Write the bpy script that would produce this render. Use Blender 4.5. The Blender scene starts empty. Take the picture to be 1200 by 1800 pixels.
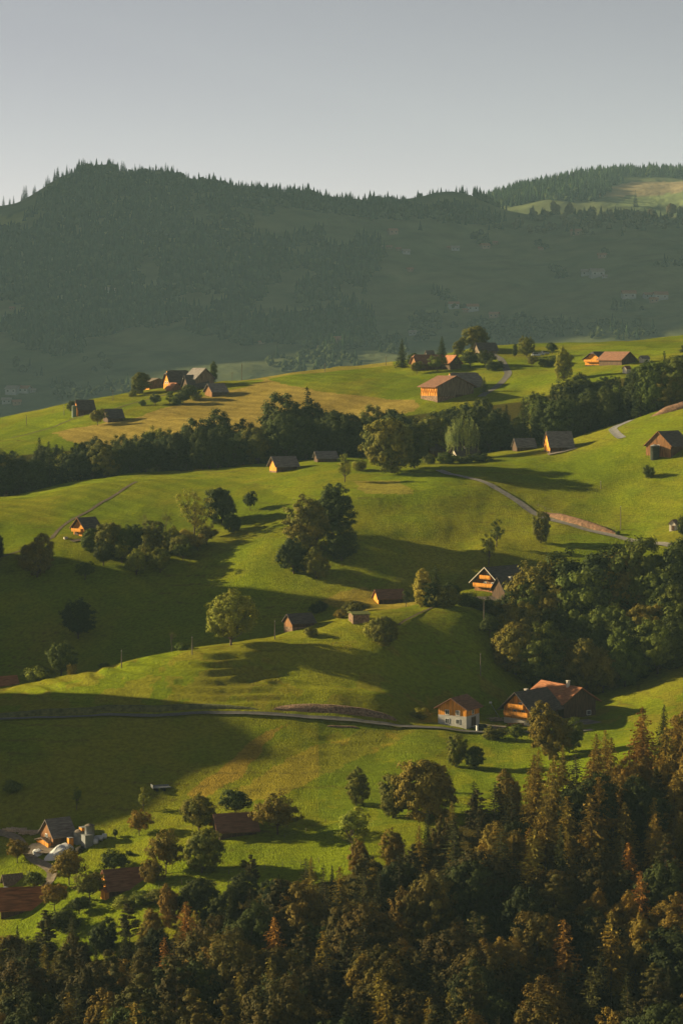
import bpy, math, random
import numpy as np

# ------------------------------------------------------------------ camera, sky, sun, exposure
scene = bpy.context.scene
COL = scene.collection
F, HZ = 4250.0, 620.0            # focal length and horizon row, in photo pixels (1200 x 1800)
cam = bpy.data.objects.new('camera', bpy.data.cameras.new('camera'))
COL.objects.link(cam); scene.camera = cam
cam.location = (0, 0, 0); cam.rotation_euler = (math.radians(90), 0, 0)
cam.data.sensor_fit = 'VERTICAL'; cam.data.sensor_height = 36.0; cam.data.lens = F / 1800 * 36
cam.data.shift_y = (HZ - 900) / 1800
cam.data.clip_start = 1.0; cam.data.clip_end = 30000

SUN_EL, SUN_AZ = math.radians(17.0), math.radians(-70.0)      # azimuth from +Y, negative = towards the left
world = bpy.data.worlds.new('World'); scene.world = world; world.use_nodes = True
wn, wl = world.node_tree.nodes, world.node_tree.links
sky = wn.new('ShaderNodeTexSky'); sky.sky_type = 'NISHITA'; sky.sun_disc = False
sky.sun_elevation = SUN_EL; sky.sun_rotation = SUN_AZ
sky.altitude = 4000; sky.air_density = 0.45; sky.dust_density = 0.1; sky.ozone_density = 0.4
wn['Background'].inputs[1].default_value = 0.05
wb = wn.new('ShaderNodeVectorMath'); wb.operation = 'MULTIPLY'; wb.inputs[1].default_value = (2.74, 1.63, 1.0)     # white balance of the evening sky
wl.new(sky.outputs[0], wb.inputs[0]); wl.new(wb.outputs[0], wn['Background'].inputs[0])
sd = (math.sin(SUN_AZ) * math.cos(SUN_EL), math.cos(SUN_AZ) * math.cos(SUN_EL), math.sin(SUN_EL))
sl = bpy.data.lights.new('sun', 'SUN'); sl.energy = 5.0; sl.angle = math.radians(0.6); sl.color = (1.0, 0.83, 0.50)
so = bpy.data.objects.new('sun', sl); COL.objects.link(so)
from mathutils import Vector
so.rotation_euler = Vector(sd).to_track_quat('Z', 'Y').to_euler(); so.location = (-400, 300, 300)
scene.view_settings.view_transform = 'Standard'; scene.view_settings.look = 'None'
scene.view_settings.gamma = 1.0; scene.view_settings.exposure = 1.28
scene.render.engine = 'CYCLES'
cy = scene.cycles
cy.max_bounces = 4; cy.diffuse_bounces = 1; cy.glossy_bounces = 1; cy.transmission_bounces = 2
cy.transparent_max_bounces = 8; cy.volume_bounces = 0; cy.use_denoising = True
cy.caustics_reflective = cy.caustics_refractive = False

rng = np.random.default_rng(7)
random.seed(7)

# ------------------------------------------------------------------ terrain functions
def pchip(x, y, xi):
    h = np.diff(x); d = np.diff(y) / h
    m = np.zeros(len(x)); 
    for i in range(1, len(x) - 1):
        if d[i-1] * d[i] > 0:
            w1, w2 = 2*h[i] + h[i-1], h[i] + 2*h[i-1]
            m[i] = (w1 + w2) / (w1 / d[i-1] + w2 / d[i])
    m[0], m[-1] = d[0], d[-1]
    k = np.clip(np.searchsorted(x, xi) - 1, 0, len(h) - 1)
    t = np.clip((xi - x[k]) / h[k], 0, 1)
    return ((2*t**3 - 3*t**2 + 1) * y[k] + (t**3 - 2*t**2 + t) * h[k] * m[k]
            + (-2*t**3 + 3*t**2) * y[k+1] + (t**3 - t**2) * h[k] * m[k+1])

def hash2(ix, iy, s):
    n = (ix.astype(np.int64) * 374761393 + iy.astype(np.int64) * 668265263 + s * 974711) & 0x7fffffff
    n = ((n ^ (n >> 13)) * 1274126177) & 0x7fffffff
    return ((n ^ (n >> 16)) & 0xffff) / 65535.0
def vnoise(x, y, s=0):
    x = np.asarray(x, float); y = np.asarray(y, float)
    ix, iy = np.floor(x), np.floor(y); fx, fy = x - ix, y - iy
    fx = fx*fx*fx*(fx*(fx*6-15)+10); fy = fy*fy*fy*(fy*(fy*6-15)+10)
    a, b = hash2(ix, iy, s), hash2(ix+1, iy, s); c, d = hash2(ix, iy+1, s), hash2(ix+1, iy+1, s)
    return (a*(1-fx)+b*fx)*(1-fy) + (c*(1-fx)+d*fx)*fy - 0.5
def fbm(x, y, s=0, o=3):
    r, a = 0, 1.0
    for i in range(o):
        r = r + a * vnoise(x * 2**i + 17.3*i, y * 2**i - 9.1*i, s + i); a *= 0.5
    return r

PXG = np.arange(-1800, 3001, 6.0)
def ln(*nodes):                          # (px, value) nodes -> value on every column, smooth
    xs = np.array([n[0] for n in nodes], float); ys = np.array([n[1] for n in nodes], float)
    v = pchip(xs, ys, np.clip(PXG, xs[0], xs[-1]))
    k = np.ones(9) / 9
    return np.convolve(np.pad(v, 4, mode='edge'), k, mode='valid')
def zpy(py, Y): return (HZ - py) / F * Y

# near hillside: feature lines as (row in the photo, distance in metres) over the columns
A_Y = ln((0, 545), (600, 540), (900, 570), (1200, 590))
A_P = ln((-300, 1680), (0, 1640), (150, 1604), (300, 1562), (400, 1543), (550, 1528), (640, 1508), (720, 1482), (800, 1440), (900, 1405), (1000, 1370), (1100, 1335), (1200, 1315), (1500, 1260))
K_Y = A_Y - 40
K_P = A_P + ln((0, 130), (300, 150), (600, 150), (900, 140), (1200, 150))
B_Y = ln((-300, 640), (600, 640), (900, 645), (1200, 650), (1500, 655))
B_P = ln((-300, 1275), (0, 1271), (250, 1266), (500, 1264), (640, 1274), (750, 1281), (900, 1287), (1050, 1284), (1200, 1262), (1500, 1225))
C_Y = ln((-300, 685), (330, 687), (420, 694), (500, 704), (600, 714), (700, 722), (800, 727), (900, 722), (1040, 712), (1120, 698), (1500, 695))
C_P = ln((-300, 1245), (0, 1217), (100, 1197), (200, 1175), (300, 1152), (400, 1135), (480, 1119), (560, 1095), (650, 1075), (720, 1069), (800, 1062), (860, 1085), (920, 1150), (1000, 1190), (1100, 1195), (1200, 1165), (1500, 1110))
D_Y = ln((-300, 735), (420, 742), (520, 752), (640, 768), (740, 778), (800, 785), (900, 775), (1040, 762), (1200, 752), (1500, 750))
D_P = C_P + ln((-300, 8), (0, 8), (200, 10), (400, 8), (520, 4), (620, -10), (720, -14), (800, -25), (860, -55), (920, -100), (1000, -125), (1100, -140), (1200, -130), (1500, -120))
S_Y = B_Y + ln((-300, 8), (660, 8), (745, 15), (830, 18), (900, 30), (1030, 30), (1090, 14), (1500, 8))
S_K = ln((-300, 0), (660, 0), (745, 1), (1030, 1), (1090, 0), (1500, 0))
S_Z = (zpy(B_P, B_Y) + (zpy(C_P, C_Y) - zpy(B_P, B_Y))*(S_Y - B_Y)/(C_Y - B_Y))*(1 - S_K) + (zpy(B_P, B_Y) + 0.8)*S_K
E_Y = ln((-300, 840), (1500, 840))
E_P = ln((-300, 985), (0, 975), (60, 968), (130, 962), (300, 962), (400, 945), (480, 925), (560, 913), (650, 897), (750, 890), (850, 897), (950, 905), (1050, 905), (1120, 895), (1200, 880), (1500, 830))
F_Y = ln((-300, 980), (700, 975), (1000, 965), (1500, 965))
F_P = ln((-300, 890), (0, 868), (150, 844), (300, 827), (450, 815), (600, 806), (700, 803), (800, 799), (900, 792), (1000, 774), (1080, 748), (1200, 711), (1500, 620))
G_Y = F_Y + 52
G_P = F_P + ln((0, 9), (700, 8), (1200, 12))
I_Y = ln((-300, 1085), (1500, 1085))
I_P = ln((-300, 815), (0, 792), (100, 782), (200, 772), (400, 750), (600, 728), (700, 718), (800, 708), (900, 692), (1000, 670), (1200, 640), (1500, 600))
H_Y = ln((-300, 1230), (700, 1255), (1200, 1320), (1500, 1320))
H_P = ln((-300, 790), (0, 736), (100, 714), (230, 688), (280, 681), (340, 674), (440, 666), (560, 649), (700, 635), (780, 625), (870, 606), (1000, 603), (1100, 600), (1200, 591), (1500, 560))
H_Z = zpy(H_P, H_Y)
NEAR = [(0*A_Y + 4, 0*A_Y - 3.0), (0*A_Y + 120, 0*A_Y - 72), (0*A_Y + 330, 0*A_Y - 134), (0*A_Y + 425, 0*A_Y - 132),
        (K_Y, zpy(K_P, K_Y)), (A_Y, zpy(A_P, A_Y)), (B_Y, zpy(B_P, B_Y)), (S_Y, S_Z), (C_Y, zpy(C_P, C_Y)), (D_Y, zpy(D_P, D_Y)),
        (E_Y, zpy(E_P, E_Y)), (F_Y, zpy(F_P, F_Y)), (G_Y, zpy(G_P, G_Y)), (I_Y, zpy(I_P, I_Y)), (H_Y, H_Z),
        (H_Y + 110, H_Z - 16), (0*A_Y + 1700, H_Z - 140), (0*A_Y + 2450, 0*A_Y - 340)]
YN = np.concatenate([np.linspace(4, 420, 60), np.arange(422, 1340, 2.0), np.arange(1340, 2451, 15.0)])
def build_grid(lines, YS):
    Zg = np.zeros((len(PXG), len(YS)))
    for i in range(len(PXG)):
        Zg[i] = pchip(np.array([l[0][i] for l in lines]), np.array([l[1][i] for l in lines]), YS)
    return Zg
ZN = build_grid(NEAR, YN)
k5 = np.array([1, 4, 6, 4, 1]) / 16.0                       # soften the creases a little along the slope
ZN[:, 2:-2] = sum(k5[j] * ZN[:, j:ZN.shape[1]-4+j] for j in range(5))

# far side of the valley
V_Y = 0*A_Y + 2450
def fl(Y, *n): return (0*A_Y + Y, zpy(ln(*n), Y))
R1_P = ln((-1500, 180), (-500, 300), (-150, 400), (0, 392), (45, 372), (85, 343), (130, 318), (180, 306), (260, 306), (330, 318), (400, 334), (480, 346), (600, 352), (700, 352), (800, 352), (850, 366), (950, 384), (1050, 378), (1200, 378), (1600, 350), (2600, 330))
R2_P = ln((-1500, 420), (600, 420), (760, 385), (840, 356), (900, 338), (1000, 320), (1100, 306), (1200, 297), (1500, 285), (2600, 285))
FAR = [(V_Y, 0*V_Y - 340), (0*V_Y + 2800, 0*V_Y - 190),
       fl(3150, (-600, 760), (0, 738), (400, 700), (700, 670), (1200, 640), (1800, 620)),
       fl(3600, (-600, 600), (0, 585), (300, 560), (650, 545), (900, 520), (1200, 500), (1800, 480)),
       fl(4000, (-600, 430), (0, 468), (250, 420), (450, 410), (650, 425), (900, 440), (1200, 432), (1800, 410)),
       (0*V_Y + 4350, zpy(R1_P, 4350.0)),
       (0*V_Y + 4620, np.minimum(zpy(R1_P + 22, 4620.0), zpy(R2_P + 62, 4620.0))),
       (0*V_Y + 5000, zpy(R2_P + 26, 5000.0)), (0*V_Y + 5350, zpy(R2_P, 5350.0)), (0*V_Y + 6400, 0*V_Y + 150)]
YF = np.arange(2450, 6401, 12.0)
ZF = build_grid(FAR, YF)

# hollows in the slope, then unseen hills added past the left edge to cast shade
BUMPS = [(32, 836, 34, 22, -5), (-6, 672, 26, 11, -3.0)]
SHADE_RIDGE_Y = [600, 625, 635, 646, 660, 673, 700, 722, 734, 746, 760, 784, 805, 830, 850, 866, 882, 905]
SHADE_RIDGE_Z = [-140, -84, -71, -57, -45, -39, -26, -24, -50, -46, -30, -14, 0, 5, 5, 4, -20, -80]      # crest of an unseen spur, shaped so its shadow falls on the near slope
SHADE_FBUMPS = [(-1580, 4800, 540, 900, 780), (-1780, 3500, 500, 620, 200)]  # unseen far mountains, added to shade the opposite valley side
def bil(Z, YS, px, Y):
    fi = np.clip((px - PXG[0]) / 6.0, 0, len(PXG) - 1.001); i = fi.astype(int); fi = fi - i
    j = np.clip(np.searchsorted(YS, Y, side='right') - 1, 0, len(YS) - 2)
    fj = np.clip((Y - YS[j]) / (YS[j+1] - YS[j]), 0, 1)
    return (Z[i, j]*(1-fi) + Z[i+1, j]*fi)*(1-fj) + (Z[i, j+1]*(1-fi) + Z[i+1, j+1]*fi)*fj
def near_z(x, y):
    x = np.asarray(x, float); y = np.asarray(y, float)
    px = 600 + F * x / np.maximum(y, 1.0)
    z = bil(ZN, YN, px, y)
    for bx, by, sx, sy, h in BUMPS:
        z = z + h * np.exp(-(((x-bx)/sx)**2 + ((y-by)/sy)**2)**2)
    k = np.exp(-((x + 258)/34.0)**4)
    z = z + k * np.maximum(0, np.interp(y, SHADE_RIDGE_Y, SHADE_RIDGE_Z) - z)
    w = np.clip((y - 250) / 150, 0, 1)
    z = z + w * (2.2 * fbm(x/46, y/60, 3, 2) + 0.65 * fbm(x/12, y/14, 11, 2) + 0.13 * fbm(x/3.1, y/3.4, 23, 2))
    # sheep terraces on the bank between road and crest
    m = np.clip((y-644)/4, 0, 1) * np.clip((690-y)/5, 0, 1) * np.clip((560-px)/90, 0, 1)
    q = z + 0.8 * fbm(x/14, y/14, 31, 2)
    z = z + m * 0.30 * np.sin(2*np.pi*q/1.55)
    m2 = np.clip((y-560)/8, 0, 1) * np.clip((636-y)/8, 0, 1) * np.clip((px-520)/80, 0, 1) * np.clip((860-px)/60, 0, 1)
    z = z + m2 * 0.10 * np.sin(2*np.pi*q/1.3)
    return z
def far_z(x, y):
    x = np.asarray(x, float); y = np.asarray(y, float)
    z = bil(ZF, YF, 600 + F * x / y, y)
    for bx, by, sx, sy, h in SHADE_FBUMPS:
        z = z + h * np.exp(-((x-bx)/sx)**2 - ((y-by)/sy)**2)
    w = np.clip((y - 2450) / 300, 0, 1)
    return z + w * (26 * fbm(x/260, y/320, 41, 3) + 5 * fbm(x/60, y/60, 43, 2))
def ground(x, y):
    return float(near_z(np.array([x]), np.array([y]))[0] if y < 2450 else far_z(np.array([x]), np.array([y]))[0])
def at(px, py, ymin=420, far=False):                    # where a line of sight meets the ground
    Y = np.arange(2700, 6300, 4.0) if far else np.arange(ymin, 1400, 0.4)
    X = (px - 600) / F * Y
    z = far_z(X, Y) if far else near_z(X, Y)
    row = HZ - z / Y * F
    k = np.argmax(row <= py) if (row <= py).any() else int(np.argmin(row))
    return Vector((X[k], Y[k], z[k]))
def gy(px, Y):
    x = (px - 600) / F * Y
    return Vector((x, Y, ground(x, Y)))

# ------------------------------------------------------------------ material helpers
def mat(name, base=(0.3, 0.3, 0.3), rough=0.9, noise=0.25, scale=1.5, bump=0.0, bscale=6.0, stretch=(1, 1, 1), attr=False, spec=0.2, objcol=False, transl=0.0, dark=None):
    m = bpy.data.materials.new(name); m.use_nodes = True
    N, L = m.node_tree.nodes, m.node_tree.links
    p = N['Principled BSDF']; p.inputs['Roughness'].default_value = rough; p.inputs['Specular IOR Level'].default_value = spec
    tc = N.new('ShaderNodeTexCoord'); mp = N.new('ShaderNodeMapping'); mp.inputs['Scale'].default_value = stretch
    L.new(tc.outputs['Object'], mp.inputs[0])
    nz = N.new('ShaderNodeTexNoise'); nz.inputs['Scale'].default_value = scale; nz.inputs['Detail'].default_value = 4
    L.new(mp.outputs[0], nz.inputs['Vector'])
    rp = N.new('ShaderNodeMapRange'); rp.inputs[1].default_value = 0.3; rp.inputs[2].default_value = 0.7
    rp.inputs[3].default_value = 1 - noise; rp.inputs[4].default_value = 1 + noise
    L.new(nz.outputs['Fac'], rp.inputs[0])
    mul = N.new('ShaderNodeVectorMath'); mul.operation = 'MULTIPLY'
    if attr or objcol:
        if attr:
            a = N.new('ShaderNodeAttribute'); a.attribute_name = 'tint'; L.new(a.outputs['Color'], mul.inputs[0])
        else:
            a = N.new('ShaderNodeObjectInfo'); L.new(a.outputs['Color'], mul.inputs[0])
    else:
        mul.inputs[0].default_value = base
    L.new(rp.outputs[0], mul.inputs[1])
    L.new(mul.outputs[0], p.inputs['Base Color'])
    if bump:
        b = N.new('ShaderNodeBump'); b.inputs['Strength'].default_value = 1.0; b.inputs['Distance'].default_value = bump
        n2 = N.new('ShaderNodeTexNoise'); n2.inputs['Scale'].default_value = bscale; n2.inputs['Detail'].default_value = 5
        L.new(mp.outputs[0], n2.inputs['Vector']); L.new(n2.outputs['Fac'], b.inputs['Height']); L.new(b.outputs[0], p.inputs['Normal'])
    if transl:
        out = N['Material Output']; t = N.new('ShaderNodeBsdfTranslucent'); mx = N.new('ShaderNodeMixShader')
        mx.inputs[0].default_value = transl
        L.new(mul.outputs[0], t.inputs[0]); L.new(p.outputs[0], mx.inputs[1]); L.new(t.outputs[0], mx.inputs[2]); L.new(mx.outputs[0], out.inputs[0])
    return m

def np_mesh(name, V, faces, material=None, smooth=False, tint=None):
    """faces: (n,4) or (n,3) index array"""
    me = bpy.data.meshes.new(name); V = np.asarray(V, np.float32); faces = np.asarray(faces, np.int32)
    n, k = faces.shape
    me.vertices.add(len(V)); me.vertices.foreach_set('co', V.ravel())
    me.loops.add(n*k); me.loops.foreach_set('vertex_index', faces.ravel())
    me.polygons.add(n); me.polygons.foreach_set('loop_start', np.arange(0, n*k, k, dtype=np.int32))
    me.polygons.foreach_set('loop_total', np.full(n, k, np.int32))
    if smooth: me.polygons.foreach_set('use_smooth', np.ones(n, bool))
    me.update(calc_edges=True)
    if tint is not None:
        a = me.color_attributes.new('tint', 'FLOAT_COLOR', 'POINT')
        c = np.ones((len(V), 4), np.float32); c[:, :3] = tint; a.data.foreach_set('color', c.ravel())
    if material: me.materials.append(material)
    return me
def link(name, me, parent=None, loc=None):
    o = bpy.data.objects.new(name, me); COL.objects.link(o)
    if parent is not None: o.parent = parent
    if loc is not None: o.location = loc
    return o
def tag(o, label=None, cat=None, group=None, kind=None):
    if label: o['label'] = label
    if cat: o['category'] = cat
    if group: o['group'] = group
    if kind: o['kind'] = kind
    return o
def grid_faces(nu, nv):
    i, j = np.meshgrid(np.arange(nu-1), np.arange(nv-1), indexing='ij'); a = (i*nv + j).ravel()
    return np.stack([a, a+nv, a+nv+1, a+1], 1)
def inpoly(px, py, poly):
    r = np.zeros(px.shape, bool); n = len(poly)
    for i in range(n):
        x1, y1 = poly[i]; x2, y2 = poly[(i+1) % n]
        c = ((y1 > py) != (y2 > py)) & (px < (x2-x1)*(py-y1)/((y2-y1) or 1e-9) + x1)
        r ^= c
    return r

# ------------------------------------------------------------------ the ground
M_grass = mat('meadow_grass', rough=1.0, noise=0.26, scale=0.9, attr=True, bump=0.42, bscale=2.2, spec=0.0)
M_far = mat('mountain_grass', rough=1.0, noise=0.25, scale=0.02, attr=True, bump=3.0, bscale=0.06, spec=0.0)
GRASS = np.array([0.140, 0.168, 0.008]); GOLD = np.array([0.27, 0.19, 0.045]); OLIVE = np.array([0.20, 0.155, 0.018]); LEAFMOULD = np.array([0.05, 0.035, 0.012]); DEEP = np.array([0.085, 0.125, 0.009]); EARTH = np.array([0.16, 0.10, 0.05])

def near_tint(x, y, z):
    px = 600 + F*x/np.maximum(y, 1); row = HZ - z/np.maximum(y, 1)*F
    t = np.tile(GRASS, (len(x), 1))
    n1 = fbm(x/30, y/30, 51, 3); n2 = fbm(x/7, y/7, 57, 3)
    def mix(m, c, k=1.0):
        m = np.clip(m, 0, 1)[:, None] * k
        t[:] = t*(1-m) + c*m
    mix(0.5 + 1.6*n1, OLIVE, 0.45)
    mix(0.4 + 1.5*n2 - n1, DEEP, 0.45)
    hi = y > 1045                                           # hayfields on the ridge, cut and gone golden
    P1 = [(90, 760), (240, 735), (330, 705), (430, 680), (470, 664), (560, 690), (640, 698), (730, 702), (730, 722), (600, 750), (400, 790), (200, 800)]
    P2 = [(140, 745), (240, 735), (330, 760), (300, 800), (100, 800)]
    jx, jy = px + 14*n2, row + 5*n1
    mix(hi & inpoly(jx, jy, P1), GOLD, 0.85); 
    mix(hi & (y > 1205) & (px > 420) & (px < 690), GOLD, 0.6)
    mid = (y > 545) & (y < 640)                             # dry strips on the lower slope
    S = [(330, 1400), (470, 1285), (500, 1275), (420, 1370), (350, 1410)]
    S2 = [(395, 1400), (520, 1330), (640, 1285), (735, 1285), (600, 1350), (480, 1400), (380, 1420)]
    mix(mid & inpoly(px + 12*n2, row + 9*n1, S), np.array([0.26, 0.16, 0.025]), 0.7)
    mix(mid & inpoly(px + 20*n2, row + 14*n1, S2), OLIVE*1.25, 0.8)
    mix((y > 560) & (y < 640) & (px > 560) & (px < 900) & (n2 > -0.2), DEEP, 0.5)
    W = [(600, 1040), (640, 1032), (700, 1045), (740, 1060), (700, 1070), (620, 1075), (560, 1060)]
    mix((y > 690) & (y < 790) & inpoly(px + 10*n2, row, W), np.array([0.24, 0.17, 0.03]), 0.7)
    mix((y > 644) & (y < 690) & (n2 > 0.12), OLIVE, 0.5)
    kn = [(620, 845), (700, 845), (730, 868), (640, 868)]
    mix((y > 840) & (y < 960) & inpoly(px + 10*n2, row, kn), GOLD, 0.5)
    # mown swathes, and the narrow treads cattle leave along the contours
    sw = np.sin(2*np.pi*((x*0.80 + y*0.60) + 5*fbm(x/60, y/60, 81, 2))/7.5)
    fieldmask = np.clip(0.5 + 3*fbm(x/85, y/85, 83, 2), 0, 1) * (y > 700)
    t *= (1 + 0.09*np.tanh(3*sw)*fieldmask)[:, None]
    q = z + 1.3*fbm(x/18, y/18, 85, 3)
    tread = np.clip(1 - np.abs(((q/2.3) % 1.0) - 0.5)/0.075, 0, 1) * np.clip(2.2*fbm(x/26, y/26, 87, 2) + 0.25, 0, 1)
    mix(tread, np.array([0.095, 0.075, 0.016]), 0.75)
    parcels = np.floor(3.2*fbm(x/140 + 0.4*y/140, y/150, 89, 1) + 2)
    t *= np.choose(parcels.astype(int) % 3, [1.0, 0.88, 1.10])[:, None]
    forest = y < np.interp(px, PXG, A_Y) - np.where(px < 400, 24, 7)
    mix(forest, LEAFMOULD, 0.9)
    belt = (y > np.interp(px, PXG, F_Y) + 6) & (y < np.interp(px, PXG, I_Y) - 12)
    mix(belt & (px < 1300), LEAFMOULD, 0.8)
    return np.maximum(t, 0.002)

pxm = np.concatenate([np.arange(-1500, -120, 24), np.arange(-120, 1321, 2.6), np.arange(1340, 2701, 24)])
ym = np.concatenate([np.linspace(4, 400, 36), np.arange(402, 1340, 1.15), np.arange(1345, 2440, 22), [2450]])
U, Yv = np.meshgrid(pxm, ym, indexing='ij'); X = (U - 600)/F*Yv
x, y = X.ravel(), Yv.ravel(); z = near_z(x, y)
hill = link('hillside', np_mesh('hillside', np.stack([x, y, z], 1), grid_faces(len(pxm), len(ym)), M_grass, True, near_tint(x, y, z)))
tag(hill, kind='structure')

def far_tint(x, y, z):
    px = 600 + F*x/y; row = HZ - z/y*F
    t = np.tile(np.array([0.100, 0.112, 0.045]), (len(x), 1)); n1 = fbm(x/200, y/200, 61, 3); n2 = fbm(x/60, y/60, 67, 3)
    def mix(m, c, k=1.0):
        m = np.clip(m, 0, 1)[:, None]*k; t[:] = t*(1-m) + np.array(c)*m
    mix(0.4 + 2*n1, (0.13, 0.125, 0.05), 0.6); mix(n2*2, (0.06, 0.085, 0.035), 0.6)
    mix((3500 - y)/350, (0.060, 0.075, 0.032), 0.8)
    top = y > 4500
    jx, jy = px + 20*n2, row + 6*n1
    mix(top & inpoly(jx, jy, [(1040, 345), (1100, 318), (1250, 318), (1250, 335), (1100, 345)]), (0.27, 0.21, 0.11), 0.95)  # fields on the distant hill, tints raised to look sunlit
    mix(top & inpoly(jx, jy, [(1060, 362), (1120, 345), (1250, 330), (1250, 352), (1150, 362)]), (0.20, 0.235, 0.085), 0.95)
    mix((y < 4450) & inpoly(jx, jy, [(-80, 410), (-80, 372), (20, 380), (52, 362), (48, 385), (10, 405)]), (0.20, 0.20, 0.05), 0.9)  # skyline meadow, sunlight put into its tint
    return np.maximum(t, 0.003)
pxf = np.concatenate([np.arange(-1790, -120, 30), np.arange(-120, 1321, 5), np.arange(1345, 2990, 30)])
yf = np.concatenate([np.arange(2450, 6400, 13.0), [6400]])
U, Yv = np.meshgrid(pxf, yf, indexing='ij'); X = (U - 600)/F*Yv
x, y = X.ravel(), Yv.ravel(); z = far_z(x, y)
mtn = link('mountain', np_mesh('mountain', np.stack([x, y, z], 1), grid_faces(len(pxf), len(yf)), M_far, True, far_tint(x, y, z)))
tag(mtn, kind='structure')
#=====PART2
# ------------------------------------------------------------------ roads, paths
M_asph = mat('road_asphalt', (0.20, 0.19, 0.18), noise=0.2, scale=0.8)
M_lane2 = mat('upper_lane_tarmac', (0.19, 0.17, 0.14), noise=0.25, scale=0.8)
M_lane = mat('lane_tarmac', (0.11, 0.10, 0.085), noise=0.25, scale=0.8)
M_track = mat('gravel_track', (0.22, 0.17, 0.12), noise=0.3, scale=1.2)
M_stone = mat('stone_wall', (0.19, 0.115, 0.065), noise=0.6, scale=1.6, bump=0.3, bscale=2.2)
M_earth = mat('dry_earth_bank', (0.20, 0.11, 0.06), noise=0.5, scale=0.9, bump=0.3, bscale=1.5)
M_dirt = mat('trodden_earth', (0.085, 0.06, 0.028), noise=0.4, scale=1.0)
def smooth_pts(pts, step=1.5):
    P = np.array([(p[0], p[1]) for p in pts]); d = np.r_[0, np.cumsum(np.hypot(*np.diff(P, axis=0).T))]
    n = max(2, int(d[-1]/step)); s = np.linspace(0, d[-1], n)
    return np.stack([pchip(d, P[:, 0], s), pchip(d, P[:, 1], s)], 1)
def ribbon(name, pix, width, m, lift=0.10, kind='structure', ymin=420, Ys=None):
    pts = [gy(p[0], p[2]) if len(p) > 2 else at(p[0], p[1], ymin) for p in pix]
    S = smooth_pts(pts); T = np.gradient(S, axis=0); T /= np.linalg.norm(T, axis=1)[:, None]
    Nn = np.stack([-T[:, 1], T[:, 0]], 1); k = 5
    o = np.linspace(-0.5, 0.5, k)
    ww = width * (1 + 0.12*fbm(np.arange(len(S))/9.0, np.zeros(len(S)), 71, 2))
    XY = S[:, None, :] + Nn[:, None, :] * (o[None, :, None] * ww[:, None, None])
    x, y = XY[..., 0].ravel(), XY[..., 1].ravel()
    zc = near_z(S[:, 0], S[:, 1])
    z = np.maximum(near_z(x, y), 0.35*near_z(x, y) + 0.65*np.repeat(zc, k)) + lift
    ob = link(name, np_mesh(name, np.stack([x, y, z], 1), grid_faces(len(S), k), m, True))
    return tag(ob, kind=kind)
ribbon('road', [(-60, 0, 641), (0, 0, 641), (120, 0, 641), (250, 0, 641), (400, 0, 641), (500, 0, 641), (640, 0, 641), (750, 0, 642), (900, 0, 645), (980, 0, 646), (1040, 0, 648)], 2.4, M_lane, 0.30)
ribbon('road', [(770, 828, 905), (800, 834, 893), (850, 846, 878), (900, 862, 860), (940, 879, 846), (990, 893, 834), (1040, 904, 824), (1085, 912, 816), (1130, 925, 806), (1170, 938, 797), (1200, 958, 788), (1230, 985, 775)], 3.0, M_lane2, 0.25)
ribbon('path', [(1110, 0, 955), (1090, 0, 951), (1076, 0, 944), (1083, 0, 934), (1092, 0, 926)], 3.6, M_asph, 0.15)
ribbon('path', [(1060, 0, 1330), (1072, 0, 1312), (1078, 0, 1300)], 3.5, M_asph, 0.2)
ribbon('path', [(92, 0, 852), (100, 0, 866), (125, 0, 884), (170, 0, 906), (215, 0, 930), (240, 0, 945)], 1.5, M_dirt, 0.12)
ribbon('path', [(-20, 0, 832), (20, 0, 838), (60, 0, 845), (92, 0, 852)], 1.2, M_dirt, 0.12)
ribbon('track', [(-40, 1462), (0, 1467), (30, 1476), (46, 1496), (58, 1512), (80, 1525), (92, 1540), (84, 1556), (70, 1566)], 2.4, M_track, 0.12)
ribbon('path', [(700, 1100), (730, 1082), (760, 1068), (800, 1052)], 0.8, M_dirt, 0.15)
ribbon('path', [(20, 0, 1122), (80, 0, 1135), (170, 0, 1160), (240, 0, 1172), (330, 0, 1195), (358, 0, 1200)], 1.2, M_dirt, 0.12)
ribbon('track', [(845, 0, 1085), (870, 0, 1105), (892, 0, 1140), (880, 0, 1175), (862, 0, 1205)], 3.6, M_lane, 0.12)

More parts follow.
